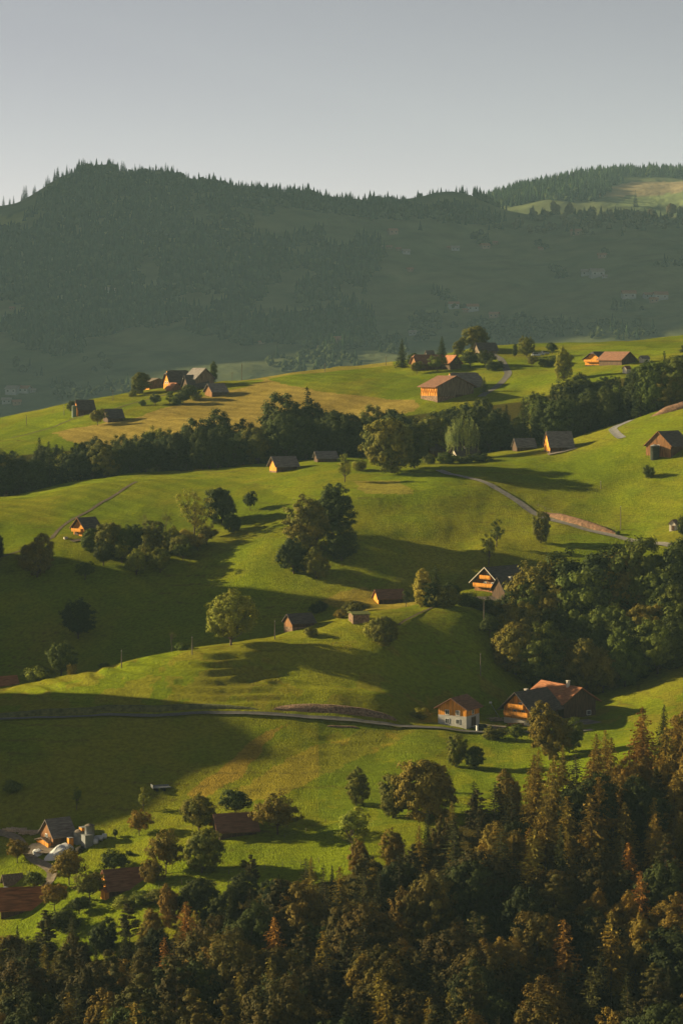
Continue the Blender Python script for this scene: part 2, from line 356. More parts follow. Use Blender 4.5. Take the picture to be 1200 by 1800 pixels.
M_yard = mat('farmyard_gravel', (0.17, 0.135, 0.10), noise=0.4, scale=0.7)
ribbon('yard', [(826, 0, 652), (860, 0, 652), (885, 0, 651)], 7, M_yard, 0.14)
ribbon('yard', [(950, 0, 655), (1000, 0, 657), (1045, 0, 661)], 7, M_yard, 0.14)
ribbon('yard', [(48, 1503), (62, 1493), (80, 1496), (100, 1495)], 5, M_yard, 0.14)
ribbon('yard', [(838, 1052), (856, 1054), (880, 1053)], 5, M_yard, 0.14)
ribbon('yard', [(962, 0, 931), (985, 0, 931), (1012, 0, 932)], 4, M_yard, 0.12)
ribbon('yard', [(126, 0, 846), (145, 0, 848), (165, 0, 849)], 3, M_dirt, 0.12)
def slope_wall(name, pix, height, m, label, cat, depth=0.7, batter=0.5, lift=0.0, rag=0.12):
    """a battered wall or cut bank standing along a line on the ground"""
    S = smooth_pts([gy(p[0], p[1]) for p in pix], 1.0); n = len(S)
    T = np.gradient(S, axis=0); T /= np.linalg.norm(T, axis=1)[:, None]; Nn = np.stack([-T[:, 1], T[:, 0]], 1)
    if Nn[:, 1].mean() < 0: Nn = -Nn
    hh = height * np.clip(np.minimum(np.arange(n), n-1-np.arange(n)) / (0.3*n), 0, 1)**0.8 * (1 + rag*fbm(np.arange(n)/9.0, np.zeros(n), 77, 2)) + 0.15
    z0 = near_z(S[:, 0], S[:, 1]) + lift; V = []
    prof = [(0, -0.6), (0, 0.02), (batter*0.5, 0.55), (batter, 1.0), (batter+depth, 1.0), (batter+depth, -0.6)]
    for o, f in prof:
        q = S + Nn*o + Nn*0.12*fbm(np.arange(n)/3.0, np.full(n, f*5), 79, 2)[:, None]
        V.append(np.stack([q[:, 0], q[:, 1], z0 + np.where(f < 0, f, f*hh)], 1))
    V = np.stack(V, 1).reshape(-1, 3)
    return tag(link(name, np_mesh(name, V, grid_faces(n, len(prof)), m, False)), label, cat)
slope_wall('retaining_wall', [(470, 644.5), (520, 644.5), (600, 644.5), (660, 645), (710, 646)], 1.7, M_stone, 'long rough stone retaining wall above the lower road, left of the white house', 'wall', 0.8, 2.3)
slope_wall('retaining_wall', [(545, 637), (600, 636.8), (640, 637), (660, 637.3)], 1.6, M_stone, 'short stone wall holding up the downhill side of the lower road', 'wall', 0.8, 0.5, -1.3)
slope_wall('earth_bank', [(945, 848), (990, 837), (1040, 827), (1082, 819)], 1.8, M_earth, 'bare reddish earth cutting above the curving upper road', 'bank', 0.6, 1.5)
slope_wall('earth_bank', [(1140, 948), (1165, 946), (1200, 945), (1230, 945)], 2.4, M_earth, 'brown earth mound on the meadow at the right edge, above the barn with the silo', 'bank', 1.4, 2.6)
slope_wall('earth_bank', [(-60, 644.2), (60, 644.2), (200, 644.2), (330, 644.2), (460, 644.2)], 1.3, mat('shaded_grass_bank', (0.085, 0.085, 0.025), noise=0.5, scale=0.9, bump=0.3, bscale=1.5), 'long grey bank along the left half of the lower road', 'bank', 1.0, 1.4)  # dull grass tone with the bank's shade mixed into the colour

# ------------------------------------------------------------------ tree prototypes
def leafmat(name, transl=0.3):
    m = bpy.data.materials.new(name); m.use_nodes = True
    N, L = m.node_tree.nodes, m.node_tree.links; p = N['Principled BSDF']
    p.inputs['Roughness'].default_value = 0.8; p.inputs['Specular IOR Level'].default_value = 0.1
    oi = N.new('ShaderNodeObjectInfo'); tc = N.new('ShaderNodeTexCoord')
    big = N.new('ShaderNodeTexNoise'); big.inputs['Scale'].default_value = 0.22; big.inputs['Detail'].default_value = 2
    off = N.new('ShaderNodeVectorMath'); off.operation = 'ADD'
    L.new(tc.outputs['Object'], off.inputs[0]); 
    rnd = N.new('ShaderNodeMath'); rnd.operation = 'MULTIPLY'; rnd.inputs[1].default_value = 90
    L.new(oi.outputs['Random'], rnd.inputs[0]); L.new(rnd.outputs[0], off.inputs[1]); L.new(off.outputs[0], big.inputs['Vector'])
    r1 = N.new('ShaderNodeMapRange'); r1.inputs[1].default_value = 0.42; r1.inputs[2].default_value = 0.62
    L.new(big.outputs['Fac'], r1.inputs[0])
    am = N.new('ShaderNodeMath'); am.operation = 'MULTIPLY'; L.new(r1.outputs[0], am.inputs[0]); L.new(oi.outputs['Alpha'], am.inputs[1])
    aut = N.new('ShaderNodeVectorMath'); aut.operation = 'MULTIPLY'; aut.inputs[1].default_value = (1.42, 1.14, 0.82); L.new(oi.outputs['Color'], aut.inputs[0])
    mix = N.new('ShaderNodeMix'); mix.data_type = 'RGBA'
    L.new(am.outputs[0], mix.inputs['Factor']); L.new(oi.outputs['Color'], mix.inputs['A']); L.new(aut.outputs[0], mix.inputs['B'])
    fine = N.new('ShaderNodeTexNoise'); fine.inputs['Scale'].default_value = 1.6; fine.inputs['Detail'].default_value = 3; L.new(tc.outputs['Object'], fine.inputs['Vector'])
    r2 = N.new('ShaderNodeMapRange'); r2.inputs[1].default_value = 0.3; r2.inputs[2].default_value = 0.7; r2.inputs[3].default_value = 0.6; r2.inputs[4].default_value = 1.45
    L.new(fine.outputs['Fac'], r2.inputs[0])
    mul = N.new('ShaderNodeVectorMath'); mul.operation = 'MULTIPLY'; L.new(mix.outputs['Result'], mul.inputs[0]); L.new(r2.outputs[0], mul.inputs[1])
    L.new(mul.outputs[0], p.inputs['Base Color'])
    t = N.new('ShaderNodeBsdfTranslucent'); L.new(mul.outputs[0], t.inputs[0]); mx = N.new('ShaderNodeMixShader'); mx.inputs[0].default_value = transl
    L.new(p.outputs[0], mx.inputs[1]); L.new(t.outputs[0], mx.inputs[2]); L.new(mx.outputs[0], N['Material Output'].inputs[0])
    return m
M_leaf = leafmat('broad_leaves', 0.18); M_needle = leafmat('conifer_needles', 0.12)
M_bark = mat('bark', (0.085, 0.06, 0.04), noise=0.4, scale=3.0)
def unit(v): return v / np.maximum(np.linalg.norm(v, axis=-1, keepdims=True), 1e-9)
def cards(R, C, Nn, size, asp=0.75):
    n = len(C); Nn = unit(Nn); t = unit(np.cross(Nn, R.normal(size=(n, 3)))); b = np.cross(Nn, t)
    s = np.asarray(size).reshape(-1, 1) * np.ones((n, 1)); V = np.zeros((n, 4, 3))
    for i, (a, c) in enumerate(((-1, 0.1), (0.1, -1), (1, -0.1), (-0.1, 1))):
        V[:, i] = C + t*s*a*R.uniform(.75, 1.25, (n, 1)) + b*s*asp*c*R.uniform(.75, 1.25, (n, 1))
    return V.reshape(-1, 3)
def quads(V): return np.arange(len(V)).reshape(-1, 4)
def strips(P0, P1, side, w0, w1):
    """one quad from P0 to P1, widths w0, w1 along side"""
    V = np.stack([P0 - side*w0, P0 + side*w0, P1 + side*w1, P1 - side*w1], 1)
    return V.reshape(-1, 3)
def tube(path, rad, n=7):
    path = np.asarray(path, float); rad = np.asarray(rad, float); V = []
    T = unit(np.gradient(path, axis=0))
    ref = np.array([0.31, 0.95, 0.05])
    for p, t, r in zip(path, T, rad):
        u = unit(np.cross(t, ref)); v = np.cross(t, u); a = np.arange(n+1)*2*np.pi/n
        V.append(p + r*(np.cos(a)[:, None]*u + np.sin(a)[:, None]*v))
    return np.concatenate(V), grid_faces(len(path), n+1)
class Acc:
    def __init__(s): s.V = []; s.Fc = []; s.n = 0
    def add(s, V, Fc): s.V.append(V); s.Fc.append(Fc + s.n); s.n += len(V)
    def mesh(s, name, m, smooth=False): return np_mesh(name, np.concatenate(s.V), np.concatenate(s.Fc), m, smooth)

def broadleaf(seed, h, R, cb=0.25, nc=110, nl=70, ls=0.30, lobe=0.3, cl=0.17, top=1.0, limbs=7, fill=True):
    r = np.random.default_rng(seed); z0 = h*cb; zc = z0 + (h-z0)*0.46
    d = unit(r.normal(size=(nc, 3)))
    L0 = unit(r.normal(size=(6, 3))); bul = np.max(d @ L0.T, axis=1)
    rad = (1 - lobe) + lobe*np.clip((bul-0.45)/0.5, 0, 1); rad = rad * np.where(r.random(nc) < 0.3, r.uniform(.45, .85, nc), r.uniform(.84, 1.12, nc))
    rz = np.where(d[:, 2] > 0, h - zc, zc - z0)
    C = np.stack([d[:, 0]*R*rad, d[:, 1]*R*rad, zc + d[:, 2]*rz*rad], 1)
    if top != 1.0: C[:, :2] *= np.interp(C[:, 2], [z0, zc, h], [1, 1, top])[:, None]
    cr = cl*R*r.uniform(.7, 1.35, nc)*1.1 + 0.15
    P, Nn = [], []
    cnt = (nl*r.uniform(.6, 1.3, nc)).astype(int)
    for c, q, k in zip(C, cr, cnt):
        g = unit(r.normal(size=(k, 3))) * (r.random((k, 1))**0.45) * q * np.array([1.1, 1.1, .8])
        P.append(c + g); Nn.append(unit(g) + 0.9*unit(c - [0, 0, zc]) + 0.28*r.normal(size=(k, 3)) + [0, 0, .2])
    P = np.concatenate(P); Nn = np.concatenate(Nn)
    V = cards(r, P, Nn, ls*r.uniform(.6, 1.35, len(P)))
    if fill:
        k = 260; g = unit(r.normal(size=(k, 3))) * (r.random((k, 1))**(1/3)) * [R*.62, R*.62, (h-z0)*.32] + [0, 0, zc]
        V = np.concatenate([V, cards(r, g, r.normal(size=(k, 3)), ls*2.0)])
    crown = np_mesh('crown', V, quads(V), M_leaf)
    t = Acc(); tr = max(0.10, h*0.018); lean = r.normal(size=2)*0.02*h
    zz = np.linspace(-0.8, zc + (h-zc)*.45, 9); path = np.stack([lean[0]*(zz/h)**2*3, lean[1]*(zz/h)**2*3, zz], 1)
    t.add(*tube(path, np.linspace(tr*1.3, tr*.25, 9)))
    for i in np.argsort(-r.random(nc))[:limbs*3]:
        e = C[i]*[.9, .9, 1]; zb = z0*0.8 + (e[2]-z0)*0.35*r.uniform(.5, 1.0); zb = max(zb, h*0.10)
        b0 = np.array([np.interp(zb, zz, path[:, 0]), np.interp(zb, zz, path[:, 1]), zb]); mid = b0*.5 + e*.5 + [0, 0, -0.03*h] + r.normal(size=3)*.03*h
        t.add(*tube([b0, mid, e], [tr*.5, tr*.3, tr*.08], 5))
    return crown, t.mesh('trunk', M_bark, True), h

def conifer(seed, h, R, base=0.06, levels=36, nb=9, dens=7, droop=0.35, w=0.33, hang=0.5, up=0.0, irregular=0.15, power=0.85, lift=0):
    r = np.random.default_rng(seed); V = []
    zl = h*(base + (1-base)*np.linspace(0, 1, levels)**0.92)
    for z in zl[:-1]:
        f = (1 - (z/h - base)/(1-base)); Rr = R*f**power
        n = max(4, int(nb*(0.5+0.6*f))); a0 = r.uniform(0, 6.28)
        for k in range(n):
            a = a0 + k*2*np.pi/n + r.normal()*.25; Lb = Rr*r.uniform(1-irregular*1.6, 1+irregular) + 0.15
            m = max(3, int(dens*Lb/R)+2); tt = np.linspace(0.12, 1, m)
            dr = np.array([math.cos(a), math.sin(a)])
            P = np.zeros((m, 3)); P[:, :2] = dr*(Lb*tt)[:, None]; P[:, 2] = z + Lb*(up*tt - droop*tt**1.5 + 0.15*droop*tt**4) + r.normal()*.08
            side = np.array([-dr[1], dr[0], 0.0])
            if m > 1:
                wv = (w*(1.15 - 0.75*tt)*r.uniform(.7, 1.3, m))[:, None] * (0.5+0.6*f)
                sd = side + r.normal(size=(m, 3))*.35
                V.append(strips(P[:-1], P[1:] + [0, 0, -.04], sd[:-1], wv[:-1], wv[1:]))
                q = (r.random(m) < .8); Q = P[q]
                if len(Q):
                    e = Q + np.stack([dr[0]*r.uniform(0, .35, len(Q)), dr[1]*r.uniform(0, .35, len(Q)), -hang*r.uniform(.5, 1.3, len(Q))*(0.4+.7*f)], 1) + r.normal(size=(len(Q), 3))*.12
                    V.append(strips(Q, e, np.stack([dr[0]*np.ones(len(Q)), dr[1]*np.ones(len(Q)), np.zeros(len(Q))], 1) + r.normal(size=(len(Q), 3))*.5, .22*np.ones((len(Q), 1)), .06*np.ones((len(Q), 1))))
                s2 = side*r.choice([-1, 1], (m, 1)) + np.r_[dr, 0]*.6
                e = P + unit(s2)*(.55*(1.1-tt)*r.uniform(.6, 1.4, m))[:, None]*(0.4+.8*f)
                e[:, 2] -= .12
                V.append(strips(P, e, np.tile([0.12, .12, .45], (m, 1)) + r.normal(size=(m, 3))*.3, .2*np.ones((m, 1)), .05*np.ones((m, 1))))
    tp = np.array([[0, 0, h*.96]]); 
    for a in range(4): V.append(strips(tp + [0, 0, 0], tp + [0, 0, h*.045], np.array([[math.cos(a), math.sin(a), 0]]), np.array([[.14]]), np.array([[.02]])))
    V = np.concatenate(V); crown = np_mesh('crown', V, quads(V), M_needle)
    zz = np.linspace(-.8, h*.98, 8); t = Acc(); t.add(*tube(np.stack([zz*0, zz*0, zz], 1), np.linspace(h*.013, .02, 8), 6))
    return crown, t.mesh('trunk', M_bark, True), h

def pine(seed, h, R):
    r = np.random.default_rng(seed); C = []; br = []
    for z in np.linspace(h*.30, h*.97, 17):
        f = 1 - ((z/h - .3)/.7)**1.6; n = max(2, int(5*f) + 1)
        for k in range(n):
            a = r.uniform(0, 6.28); L0 = R*(.25+.8*f)*r.uniform(.5, 1.1); e = np.array([math.cos(a)*L0, math.sin(a)*L0, z + L0*.18])
            br.append((z, e))
            for q in np.linspace(.45, 1, 3 if f > .3 else 2): C.append(np.array([e[0]*q, e[1]*q, z + (e[2]-z)*q + .2]))
    P, Nn = [], []
    for c in C:
        k = int(r.uniform(38, 66)); g = unit(r.normal(size=(k, 3)))*(r.random((k, 1))**.4)*[1.0, 1.0, .45]*r.uniform(.6, 1.05)
        P.append(c+g); Nn.append(unit(g)+r.normal(size=(k, 3))*.3+.8*unit(c*[1, 1, .2])+[0, 0, .2])
    P = np.concatenate(P); Nn = np.concatenate(Nn)
    V = cards(r, P, Nn, .26*r.uniform(.6, 1.3, len(P)), .5); crown = np_mesh('crown', V, quads(V), M_needle)
    t = Acc(); zz = np.linspace(-.8, h*.97, 8); t.add(*tube(np.stack([zz*0, zz*0, zz], 1), np.linspace(h*.014, .03, 8), 6))
    for z, e in br: t.add(*tube([[0, 0, z], e*[.6, .6, 1]-[0, 0, .1], e], [.07, .05, .02], 4))
    return crown, t.mesh('trunk', M_bark, True), h

def willow(seed, h, R):
    r = np.random.default_rng(seed); V = []; n = 420
    d = unit(r.normal(size=(n, 3))); d[:, 2] = np.abs(d[:, 2])*.9 + .05
    P = d*[R, R, h*.5]*r.uniform(.55, 1.02, (n, 1)) + [0, 0, h*.47]
    for p in P:
        Ls = r.uniform(.14, .42)*h*(.5 + .6*np.hypot(p[0], p[1])/R); m = int(Ls/.22); zz = p[2] - np.arange(m)*.22
        q = np.stack([p[0] + r.normal(size=m)*.12, p[1] + r.normal(size=m)*.12, zz], 1); q = q[q[:, 2] > .05*h]
        if len(q): V.append(cards(r, q, r.normal(size=(len(q), 3)) + [*p[:2], 0], .24*r.uniform(.7, 1.3, len(q)), .5))
    V = np.concatenate(V); crown = np_mesh('crown', V, quads(V), M_leaf); t = Acc()
    zz = np.linspace(-.8, h*.7, 8); t.add(*tube(np.stack([zz*0, zz*0, zz], 1), np.linspace(h*.025, .05, 8)))
    for p in P[:14]: t.add(*tube([[0, 0, h*.25], p*[.5, .5, .9], p], [.18, .1, .03], 5))
    return crown, t.mesh('trunk', M_bark, True), h

def bare(seed, h, leafn=0):
    r = np.random.default_rng(seed); t = Acc(); tips = []
    def grow(p, d, L, rad, lev):
        e = p + d*L; m = (p+e)/2 + r.normal(size=3)*.05*L
        t.add(*tube([p, m, e], [rad, rad*.8, rad*.6], 4 if lev > 1 else 6))
        if lev >= 5: tips.append(e); return
        for k in range(r.integers(2, 4)):
            grow(e, unit(d + r.normal(size=3)*.42 + [0, 0, .22]), L*r.uniform(.62, .85), rad*.58, lev+1)
    grow(np.array([0, 0, -.6]), np.array([0.03, 0, 1.0]), h*.27, h*.016, 0)
    tr = t.mesh('trunk', M_bark, True); tips = np.array(tips)
    sel = tips[r.random(len(tips)) < .75]; V = []
    P = np.repeat(sel, 8 + leafn, axis=0) + r.normal(size=(len(sel)*(8+leafn), 3))*.40
    V = cards(r, P, r.normal(size=P.shape), (.07 if not leafn else .17)*r.uniform(.6, 1.3, len(P)), .6)
    return np_mesh('crown', V, quads(V), M_leaf), tr, h

PROTO = {
    'oak':   [broadleaf(11+i, 15, 6.6, .03, 210, 80, .25, .40, .13) for i in range(4)],
    'beech': [broadleaf(31+i, 18, 5.8, .03, 230, 76, .25, .38, .145, top=.8) for i in range(4)],
    'apple': [broadleaf(51+i, 8, 4.2, .20, 110, 48, .19, .45, .14) for i in range(3)],
    'young': [broadleaf(61+i, 12, 3.3, .22, 55, 50, .22, .45, .22, fill=False) for i in range(3)],
    'sparse': [broadleaf(66+i, 15, 5.6, .22, 90, 26, .24, .45, .14, fill=False, limbs=12) for i in range(2)],
    'poplar': [broadleaf(71+i, 20, 2.6, .06, 130, 60, .24, .25, .34, top=.8) for i in range(2)],
    'bush':  [broadleaf(81+i, 4, 2.5, .0, 60, 60, .15, .35, .22, limbs=2) for i in range(3)],
    'spruce': [conifer(91+i, 22, 3.6 + .3*i) for i in range(4)],
    'larch': [conifer(111+i, 19, 3.7, .16, 32, 8, 7, .18, .24, .6, 0.05, .35, .7) for i in range(3)],
    'fir':   [conifer(121+i, 18, 4.0, .10, 24, 7, 7, .12, .42, .35, 0.18, .38, .65) for i in range(3)],
    'pine':  [pine(131+i, 17, 4.0) for i in range(3)],
    'willow': [willow(141, 16, 5.5)],
    'bare':  [bare(151+i, 12) for i in range(2)] ,
    'halfbare': [bare(161, 12, 5)],
}
DG, G, YG, OL, OR, RD, LG, YE = (.028, .038, .006), (.052, .068, .008), (.105, .115, .011), (.066, .070, .009), (.100, .074, .009), (.15, .045, .010), (.10, .125, .03), (.19, .15, .02)
NAMES = dict(oak=('broadleaf_tree', 'tree'), beech=('broadleaf_tree', 'tree'), apple=('fruit_tree', 'fruit tree'), young=('young_tree', 'young tree'), sparse=('thin_tree', 'tree'), poplar=('poplar_tree', 'poplar'),
             bush=('bush', 'bush'), spruce=('spruce_tree', 'spruce'), larch=('larch_tree', 'larch'), fir=('fir_tree', 'fir'), pine=('pine_tree', 'pine'), willow=('weeping_tree', 'tree'), bare=('bare_tree', 'bare tree'), halfbare=('bare_tree', 'bare tree'))
def tree(kind, px, py, hpx, col, label=None, w=1.0, Y=None, aut=0.35, group=None, ymin=420, lum=1.55):
    p = gy(px, Y) if Y else at(px, py, ymin)
    c, t, h = random.choice(PROTO[kind]); s = hpx*p.y/F/h
    nm, cat = NAMES[kind]
    o = tag(link(nm, None), label, cat, group); o.location = (p.x, p.y, p.z - 0.12); o.empty_display_size = .5
    o.rotation_euler = (random.gauss(0, .02), random.gauss(0, .02), random.uniform(0, 6.28)); o.scale = (s*w, s*w, s)
    a = link('crown', c, o); v = random.uniform(.85, 1.18)*lum
    a.color = (col[0]*v*random.uniform(.92, 1.1), col[1]*v, col[2]*v, aut)
    link('trunk', t, o)
    return o
ONES = 'first second third fourth fifth sixth seventh eighth ninth tenth eleventh twelfth thirteenth fourteenth fifteenth sixteenth seventeenth eighteenth nineteenth'.split()
TENS = ['', '', 'twent', 'thirt', 'fort', 'fift', 'sixt', 'sevent', 'eight', 'ninet']
def ordinal(n):
    if n >= 100: return 'hundredth' if n == 100 else 'hundred-and-' + ordinal(n-100)
    if n < 20: return ONES[n-1]
    return TENS[n//10] + 'ieth' if n % 10 == 0 else TENS[n//10] + 'y-' + ONES[n % 10 - 1]
def ordinal_labels(objs, fmt):
    """objs: (object, descriptive noun phrase); numbered from the left among those of the same phrase"""
    by = {}
    for o, d in objs: by.setdefault(d, []).append(o)
    for d, os_ in by.items():
        os_.sort(key=lambda o: o.location.x/o.location.y)
        for i, o in enumerate(os_): o['label'] = fmt.format(d=d, n=ordinal(i+1)) if len(os_) > 1 else fmt.format(d=d, n='only').replace(', only from the left', '')
# ------------------------------------------------------------------ buildings
class MB:
    def __init__(s): s.v = []; s.f = []
    def poly(s, pts): n = len(s.v); s.v += [tuple(p) for p in pts]; s.f.append(tuple(range(n, n+len(pts)))); return s
    def box(s, c, d, yaw=0.0, tilt=0.0):
        n = len(s.v); ca, sa = math.cos(yaw), math.sin(yaw)
        for i in (-.5, .5):
            for j in (-.5, .5):
                for k in (-.5, .5):
                    X, Y_, Z = d[0]*i, d[1]*j, d[2]*k
                    X, Z = X*math.cos(tilt) - Z*math.sin(tilt), X*math.sin(tilt) + Z*math.cos(tilt)
                    s.v.append((c[0] + X*ca - Y_*sa, c[1] + X*sa + Y_*ca, c[2] + Z))
        for f in ((0,1,3,2),(4,6,7,5),(0,4,5,1),(2,3,7,6),(0,2,6,4),(1,5,7,3)): s.f.append(tuple(n+i for i in f))
        return s
    def prism(s, prof, x0, x1):                        # profile (y, z) pushed along X
        n = len(s.v); k = len(prof)
        s.v += [(x0, y, z) for y, z in prof] + [(x1, y, z) for y, z in prof]
        s.f += [tuple(n+i for i in reversed(range(k))), tuple(n+k+i for i in range(k))]
        s.f += [(n+i, n+(i+1) % k, n+k+(i+1) % k, n+k+i) for i in range(k)]
        return s
    def tube(s, path, rad, n=8):
        V, Fc = tube(path, rad, n); b = len(s.v); s.v += [tuple(p) for p in V]; s.f += [tuple(int(i)+b for i in q) for q in Fc]
        s.f.append(tuple(b + (len(V)//(n+1)-1)*(n+1) + i for i in range(n))); return s
    def build(s, name, m, parent=None, smooth=False, loc=None):
        me = bpy.data.meshes.new(name); me.from_pydata(s.v, [], s.f); me.update()
        if smooth: me.polygons.foreach_set('use_smooth', np.ones(len(me.polygons), bool))
        me.materials.append(m); return link(name, me, parent, loc)

VS = (2.2, 2.2, 0.25)
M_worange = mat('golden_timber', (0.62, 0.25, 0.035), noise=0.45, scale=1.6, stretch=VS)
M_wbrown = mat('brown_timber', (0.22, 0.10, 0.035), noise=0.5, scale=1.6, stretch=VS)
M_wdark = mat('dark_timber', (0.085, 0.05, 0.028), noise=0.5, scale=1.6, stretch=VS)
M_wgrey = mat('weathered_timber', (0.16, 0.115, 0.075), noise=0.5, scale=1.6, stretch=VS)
M_plaster = mat('white_plaster', (0.66, 0.64, 0.60), noise=0.08, scale=1.0)
M_cream = mat('cream_plaster', (0.55, 0.48, 0.38), noise=0.1, scale=1.0)
RS = (0.5, 3.0, 3.0)
M_rbrown = mat('brown_roof_tiles', (0.19, 0.09, 0.05), noise=0.35, scale=1.1, stretch=RS, bump=0.10, bscale=2.5)
M_rdark = mat('dark_roof_tiles', (0.085, 0.068, 0.058), noise=0.4, scale=1.1, stretch=RS, bump=0.10, bscale=2.5)
M_rgrey = mat('grey_roof_tiles', (0.17, 0.145, 0.125), noise=0.4, scale=1.1, stretch=RS, bump=0.10, bscale=2.5)
M_rrust = mat('rusty_roof_sheet', (0.28, 0.10, 0.035), noise=0.55, scale=0.7, stretch=RS)
M_rred = mat('red_roof_tiles', (0.33, 0.13, 0.055), noise=0.35, scale=1.1, stretch=RS, bump=0.10, bscale=2.5)
M_pane = mat('window_glass', (0.02, 0.022, 0.024), rough=0.15, noise=0.1, spec=0.5)
M_white = mat('white_paint', (0.7, 0.68, 0.63), noise=0.05)
M_metal = mat('grey_metal', (0.21, 0.21, 0.20), rough=0.5, noise=0.15)
M_dmetal = mat('dark_metal', (0.05, 0.05, 0.05), rough=0.5, noise=0.15)
M_film = mat('white_plastic_film', (0.50, 0.50, 0.49), rough=0.45, noise=0.12, scale=0.8, bump=0.25, bscale=0.9, spec=0.4)
M_post = mat('weathered_post', (0.15, 0.12, 0.09), noise=0.3)
M_rubber = mat('black_rubber', (0.02, 0.02, 0.02), noise=0.1)

def building(name, label, cat, px, py, g, s, wh, rh, a, sy=-1, Y=None, walls=None, gable=None, roofm=None, pl=0.0, plm=None, og=0.8, oe=0.8, winG=(), winS=(), doorG=None, doorS=None, balc=(), chim=(), struts=False, verge=None, minW=0, minL=0, group=None, hip=0.0, ymin=420):
    walls = walls or M_wbrown; gable = gable or walls; roofm = roofm or M_rbrown; plm = plm or M_stone
    if Y: p = gy(px, Y); p.z = min(max(zpy(py, Y), p.z - 1.6), p.z + .4)
    else: p = at(px, py, ymin)
    ppm = F / p.y; ar = math.radians(a); W = max(minW, g/(ppm*abs(math.sin(ar)))); L = max(minL, s/(ppm*max(.12, abs(math.cos(ar)))))
    H = wh/ppm; Rr = rh/ppm; ca, sa = math.cos(ar), math.sin(ar)
    cx, cy_ = -L/2, sy*W/2
    root = tag(link(name, None), label, cat, group); root.rotation_euler[2] = ar
    root.location = (p.x - (cx*ca - cy_*sa), p.y - (cx*sa + cy_*ca), p.z)
    dn = -3.0; hz = H*pl
    b = MB(); b.prism([(-W/2, dn if pl == 0 else hz), (W/2, dn if pl == 0 else hz), (W/2, H), (0, H+Rr), (-W/2, H)], -L/2 + .03, L/2)
    b.build('wall', walls, root)
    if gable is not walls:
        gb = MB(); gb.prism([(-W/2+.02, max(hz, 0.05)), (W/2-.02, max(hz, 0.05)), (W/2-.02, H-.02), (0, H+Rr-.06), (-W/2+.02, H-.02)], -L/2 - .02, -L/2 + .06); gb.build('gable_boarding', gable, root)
    if pl > 0: MB().box((0, 0, (hz+dn)/2), (L+.06, W+.06, hz-dn)).build('plinth', plm, root)
    sl = Rr/(W/2); th = 0.22; Wo = W/2 + oe; zo = H - oe*sl
    rf = MB(); x0, x1 = -L/2 - og, L/2 + og
    prof = [(-Wo, zo+.04), (0, H+Rr+.04), (Wo, zo+.04), (Wo, zo+.04+th), (0, H+Rr+.04+th*1.1), (-Wo, zo+.04+th)]
    if hip > 0:                                                     # small half-hips over the gables
        n = len(rf.v); hc = Rr*hip; yh = hc/sl; zt = H+Rr+.04+th*1.1
        for sx, xe in ((-1, x0), (1, x1)):
            pass
        xi0, xi1 = x0 + hc*1.1, x1 - hc*1.1
        zt0 = zt; zh = zt - hc
        for sgn in (-1, 1):
            rf.poly([(x0, sgn*Wo, zo+.04+th), (x1, sgn*Wo, zo+.04+th), (x1, sgn*yh, zh), (xi1, 0, zt0), (xi0, 0, zt0), (x0, sgn*yh, zh)])
            rf.poly([(x0, sgn*Wo, zo+.04), (x1, sgn*Wo, zo+.04), (x1, sgn*yh, zh-th), (x0, sgn*yh, zh-th)])
            rf.poly([(x0, sgn*Wo, zo+.04), (x1, sgn*Wo, zo+.04), (x1, sgn*Wo, zo+.04+th), (x0, sgn*Wo, zo+.04+th)])
            for xe in (x0, x1): rf.poly([(xe, sgn*Wo, zo+.04), (xe, sgn*Wo, zo+.04+th), (xe, sgn*yh, zh), (xe, sgn*yh, zh-th)])
        for xe, xi in ((x0, xi0), (x1, xi1)):
            rf.poly([(xe, -yh, zh), (xe, yh, zh), (xi, 0, zt0)]); rf.poly([(xe, -yh, zh-th), (xe, yh, zh-th), (xe, yh, zh), (xe, -yh, zh)])
    else:
        n = len(rf.v); rf.v += [(x0, q[0], q[1]) for q in prof] + [(x1, q[0], q[1]) for q in prof]
        for i in range(6): rf.f.append((n+i, n+(i+1) % 6, n+6+(i+1) % 6, n+6+i))
        for o in (n, n+6): rf.f += [(o, o+1, o+4, o+5), (o+1, o+2, o+3, o+4)]
    roof = rf.build('roof', roofm, root)
    if verge:
        vb = MB()
        for sgn in (-1, 1):
            vb.poly([(x0-.03, 0, H+Rr+.02), (x0-.03, sgn*Wo, zo), (x0-.03, sgn*Wo, zo+.30), (x0-.03, 0, H+Rr+.34)])
            vb.poly([(x0-.08, 0, H+Rr+.02), (x0-.08, sgn*Wo, zo), (x0-.08, sgn*Wo, zo+.30), (x0-.08, 0, H+Rr+.34)])
            vb.poly([(x0-.03, 0, H+Rr+.34), (x0-.03, sgn*Wo, zo+.30), (x0-.08, sgn*Wo, zo+.30), (x0-.08, 0, H+Rr+.34)])
        vb.build('verge_board', verge, root)
    for (fx, fy, ch) in chim:
        yq = fy*W/2; zq = H + Rr*(1-abs(fy)); m = MB(); m.box((fx*L/2, yq, zq + ch/2 - .4), (.75, .75, ch+.8)); m.box((fx*L/2, yq, zq + ch + .08), (.95, .95, .16))
        m.build('chimney', M_cream, roof)
